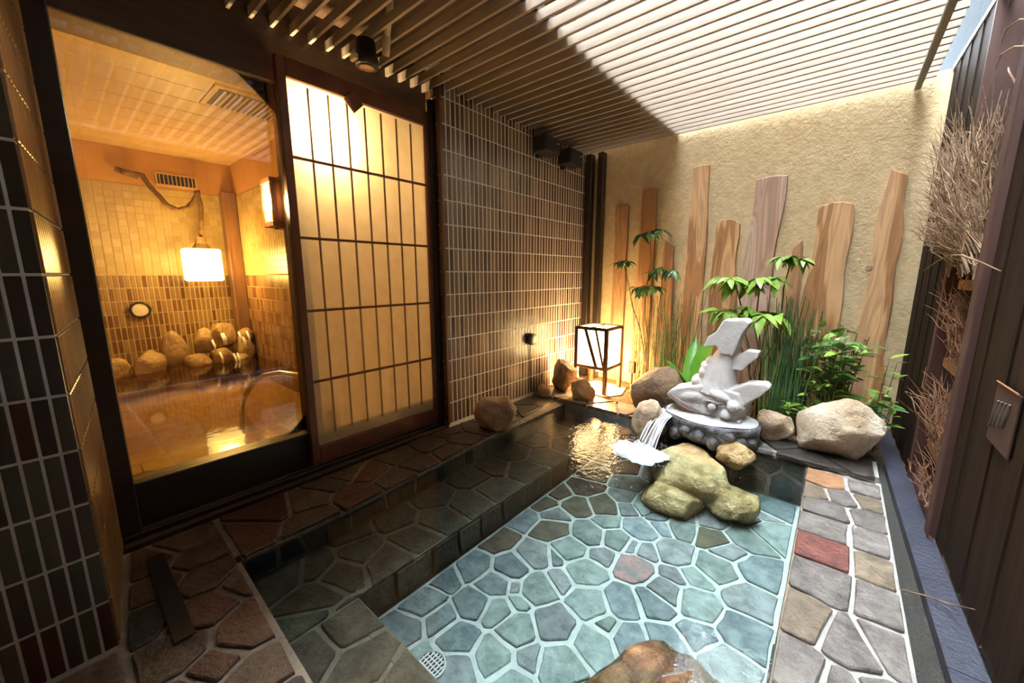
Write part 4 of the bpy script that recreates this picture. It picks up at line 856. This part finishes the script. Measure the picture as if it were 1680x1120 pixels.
# ---- brushwood in the fence bay
def twigs(label, n, seed, root, spread, tips, r, m, forks=2, group='brushwood bundles in the fence bay', wig=.03):
    rg = random.Random(seed); mb = MB()
    for k in range(n):
        p0 = Vector([rg.uniform(*a) for a in root]); p1 = Vector([rg.uniform(*a) for a in tips]); pts = []
        for i in range(5):
            t = i / 4; q = p0.lerp(p1, t) + Vector((rg.uniform(-1, 1), rg.uniform(-1, 1), rg.uniform(-1, 1))) * wig * (.4 if i in (0, 4) else 1); pts.append(q)
        mb.tube(pts, [r, r * .85, r * .7, r * .5, r * .3], 4)
        for f in range(forks):
            i = rg.randint(1, 3); d = (pts[4] - pts[0]).normalized(); d = (d + Vector((rg.uniform(-.7, .5), rg.uniform(-.7, .7), rg.uniform(-.5, .7)))).normalized() * rg.uniform(.06, .17)
            mb.tube([pts[i], pts[i] + d * .5 + Vector((0, 0, .008)), pts[i] + d], [r * .6, r * .45, r * .25], 4)
    return stuff(tag(mb.obj('brushwood_bundle', M[m]), label, 'brushwood', group))
X0 = fx(2.4)
twigs('big pale brushwood bundle spilling out of the top of the fence bay', 330, 1, ((X0 - .02, X0 + .09), (2.22, 2.66), (1.03, 1.16)), 0, ((X0 - .15, X0 + .08), (2.30, 3.10), (1.22, 1.78)), .0030, 'twig', 3)
twigs('brown brushwood bundle behind the middle of the fence bay', 70, 2, ((X0 + .01, X0 + .10), (2.20, 2.66), (.67, .74)), 0, ((X0 - .03, X0 + .10), (2.22, 2.68), (.85, .99)), .0028, 'twig_red', 2)
twigs('brown brushwood bundle in the lower opening of the fence bay', 75, 3, ((X0 + .0, X0 + .10), (2.20, 2.66), (.27, .34)), 0, ((X0 - .05, X0 + .10), (2.22, 2.68), (.42, .62)), .0028, 'twig_red', 2)
twigs('short brushwood bundle at the very bottom of the fence bay', 40, 4, ((X0 + .0, X0 + .10), (2.20, 2.66), (.06, .09)), 0, ((X0 - .03, X0 + .08), (2.22, 2.66), (.12, .21)), .0028, 'twig_red', 1)
bt = MB().tube([(X0 + .08, 2.40, 1.10), (X0 + .05, 2.36, 1.40), (X0 + .04, 2.33, 1.60), (X0 + .02, 2.30, 1.72), (X0 + .03, 2.24, 1.86)], [.006, .005, .0045, .0035, .002], 6)
bt.tube([(X0 + .02, 2.30, 1.70), (X0 + .0, 2.36, 1.78), (X0 + .0, 2.38, 1.80)], [.004, .003, .002], 5); bt.tube([(X0 + .05, 2.36, 1.42), (X0 - .02, 2.46, 1.50), (X0 - .05, 2.52, 1.50)], [.004, .003, .002], 5)
tag(bt.obj('forked_twig', M['twig'], None, True), 'tall pale forked twig rising above the brushwood in the fence bay', 'twig')
def strand(label, pts, r, m='twig'):
    p2 = []; P = [Vector(p) for p in pts]
    for i in range(len(P) - 1):
        for k in range(4): p2.append(P[i].lerp(P[i + 1], k / 4))
    p2.append(P[-1]); return tag(MB().tube(p2, [r * (1 - .6 * abs(2 * i / (len(p2) - 1) - 1)) for i in range(len(p2))], 6).obj('bent_twig', M[m], None, True), label, 'twig')
strand('long twig arching out of the fence bay across the red post', [(X0 - .06, 2.95, 1.07), (X0 - .05, 2.70, 1.11), (X0 - .045, 2.45, 1.13), (X0 - .05, 2.2, 1.12), (X0 - .04, 1.98, 1.09), (X0 - .01, 1.9, 1.06)], .004)
strand('long thin straw lying across the slate kerb', [(.26, 1.70, .012), (.31, 1.68, .034), (.36, 1.64, .06), (fx(1.6) - .012, 1.56, .12)], .0032)
for k, (y, z) in enumerate(((2.05, 1.98), (2.02, 1.86), (2.04, 1.78))):
    strand(['bare twig at the top of the red fence post, uppermost of three', 'bare twig at the top of the red fence post, middle of three', 'bare twig at the top of the red fence post, lowest of three'][k], [(fx(2.1) + .0, 2.12 - .02 * k, z - .03), (fx(2.1) - .035, 2.18, z + .02), (fx(2.1) - .05, 2.26, z + .03), (fx(2.1) - .045, 2.33, z + .01)], .003)
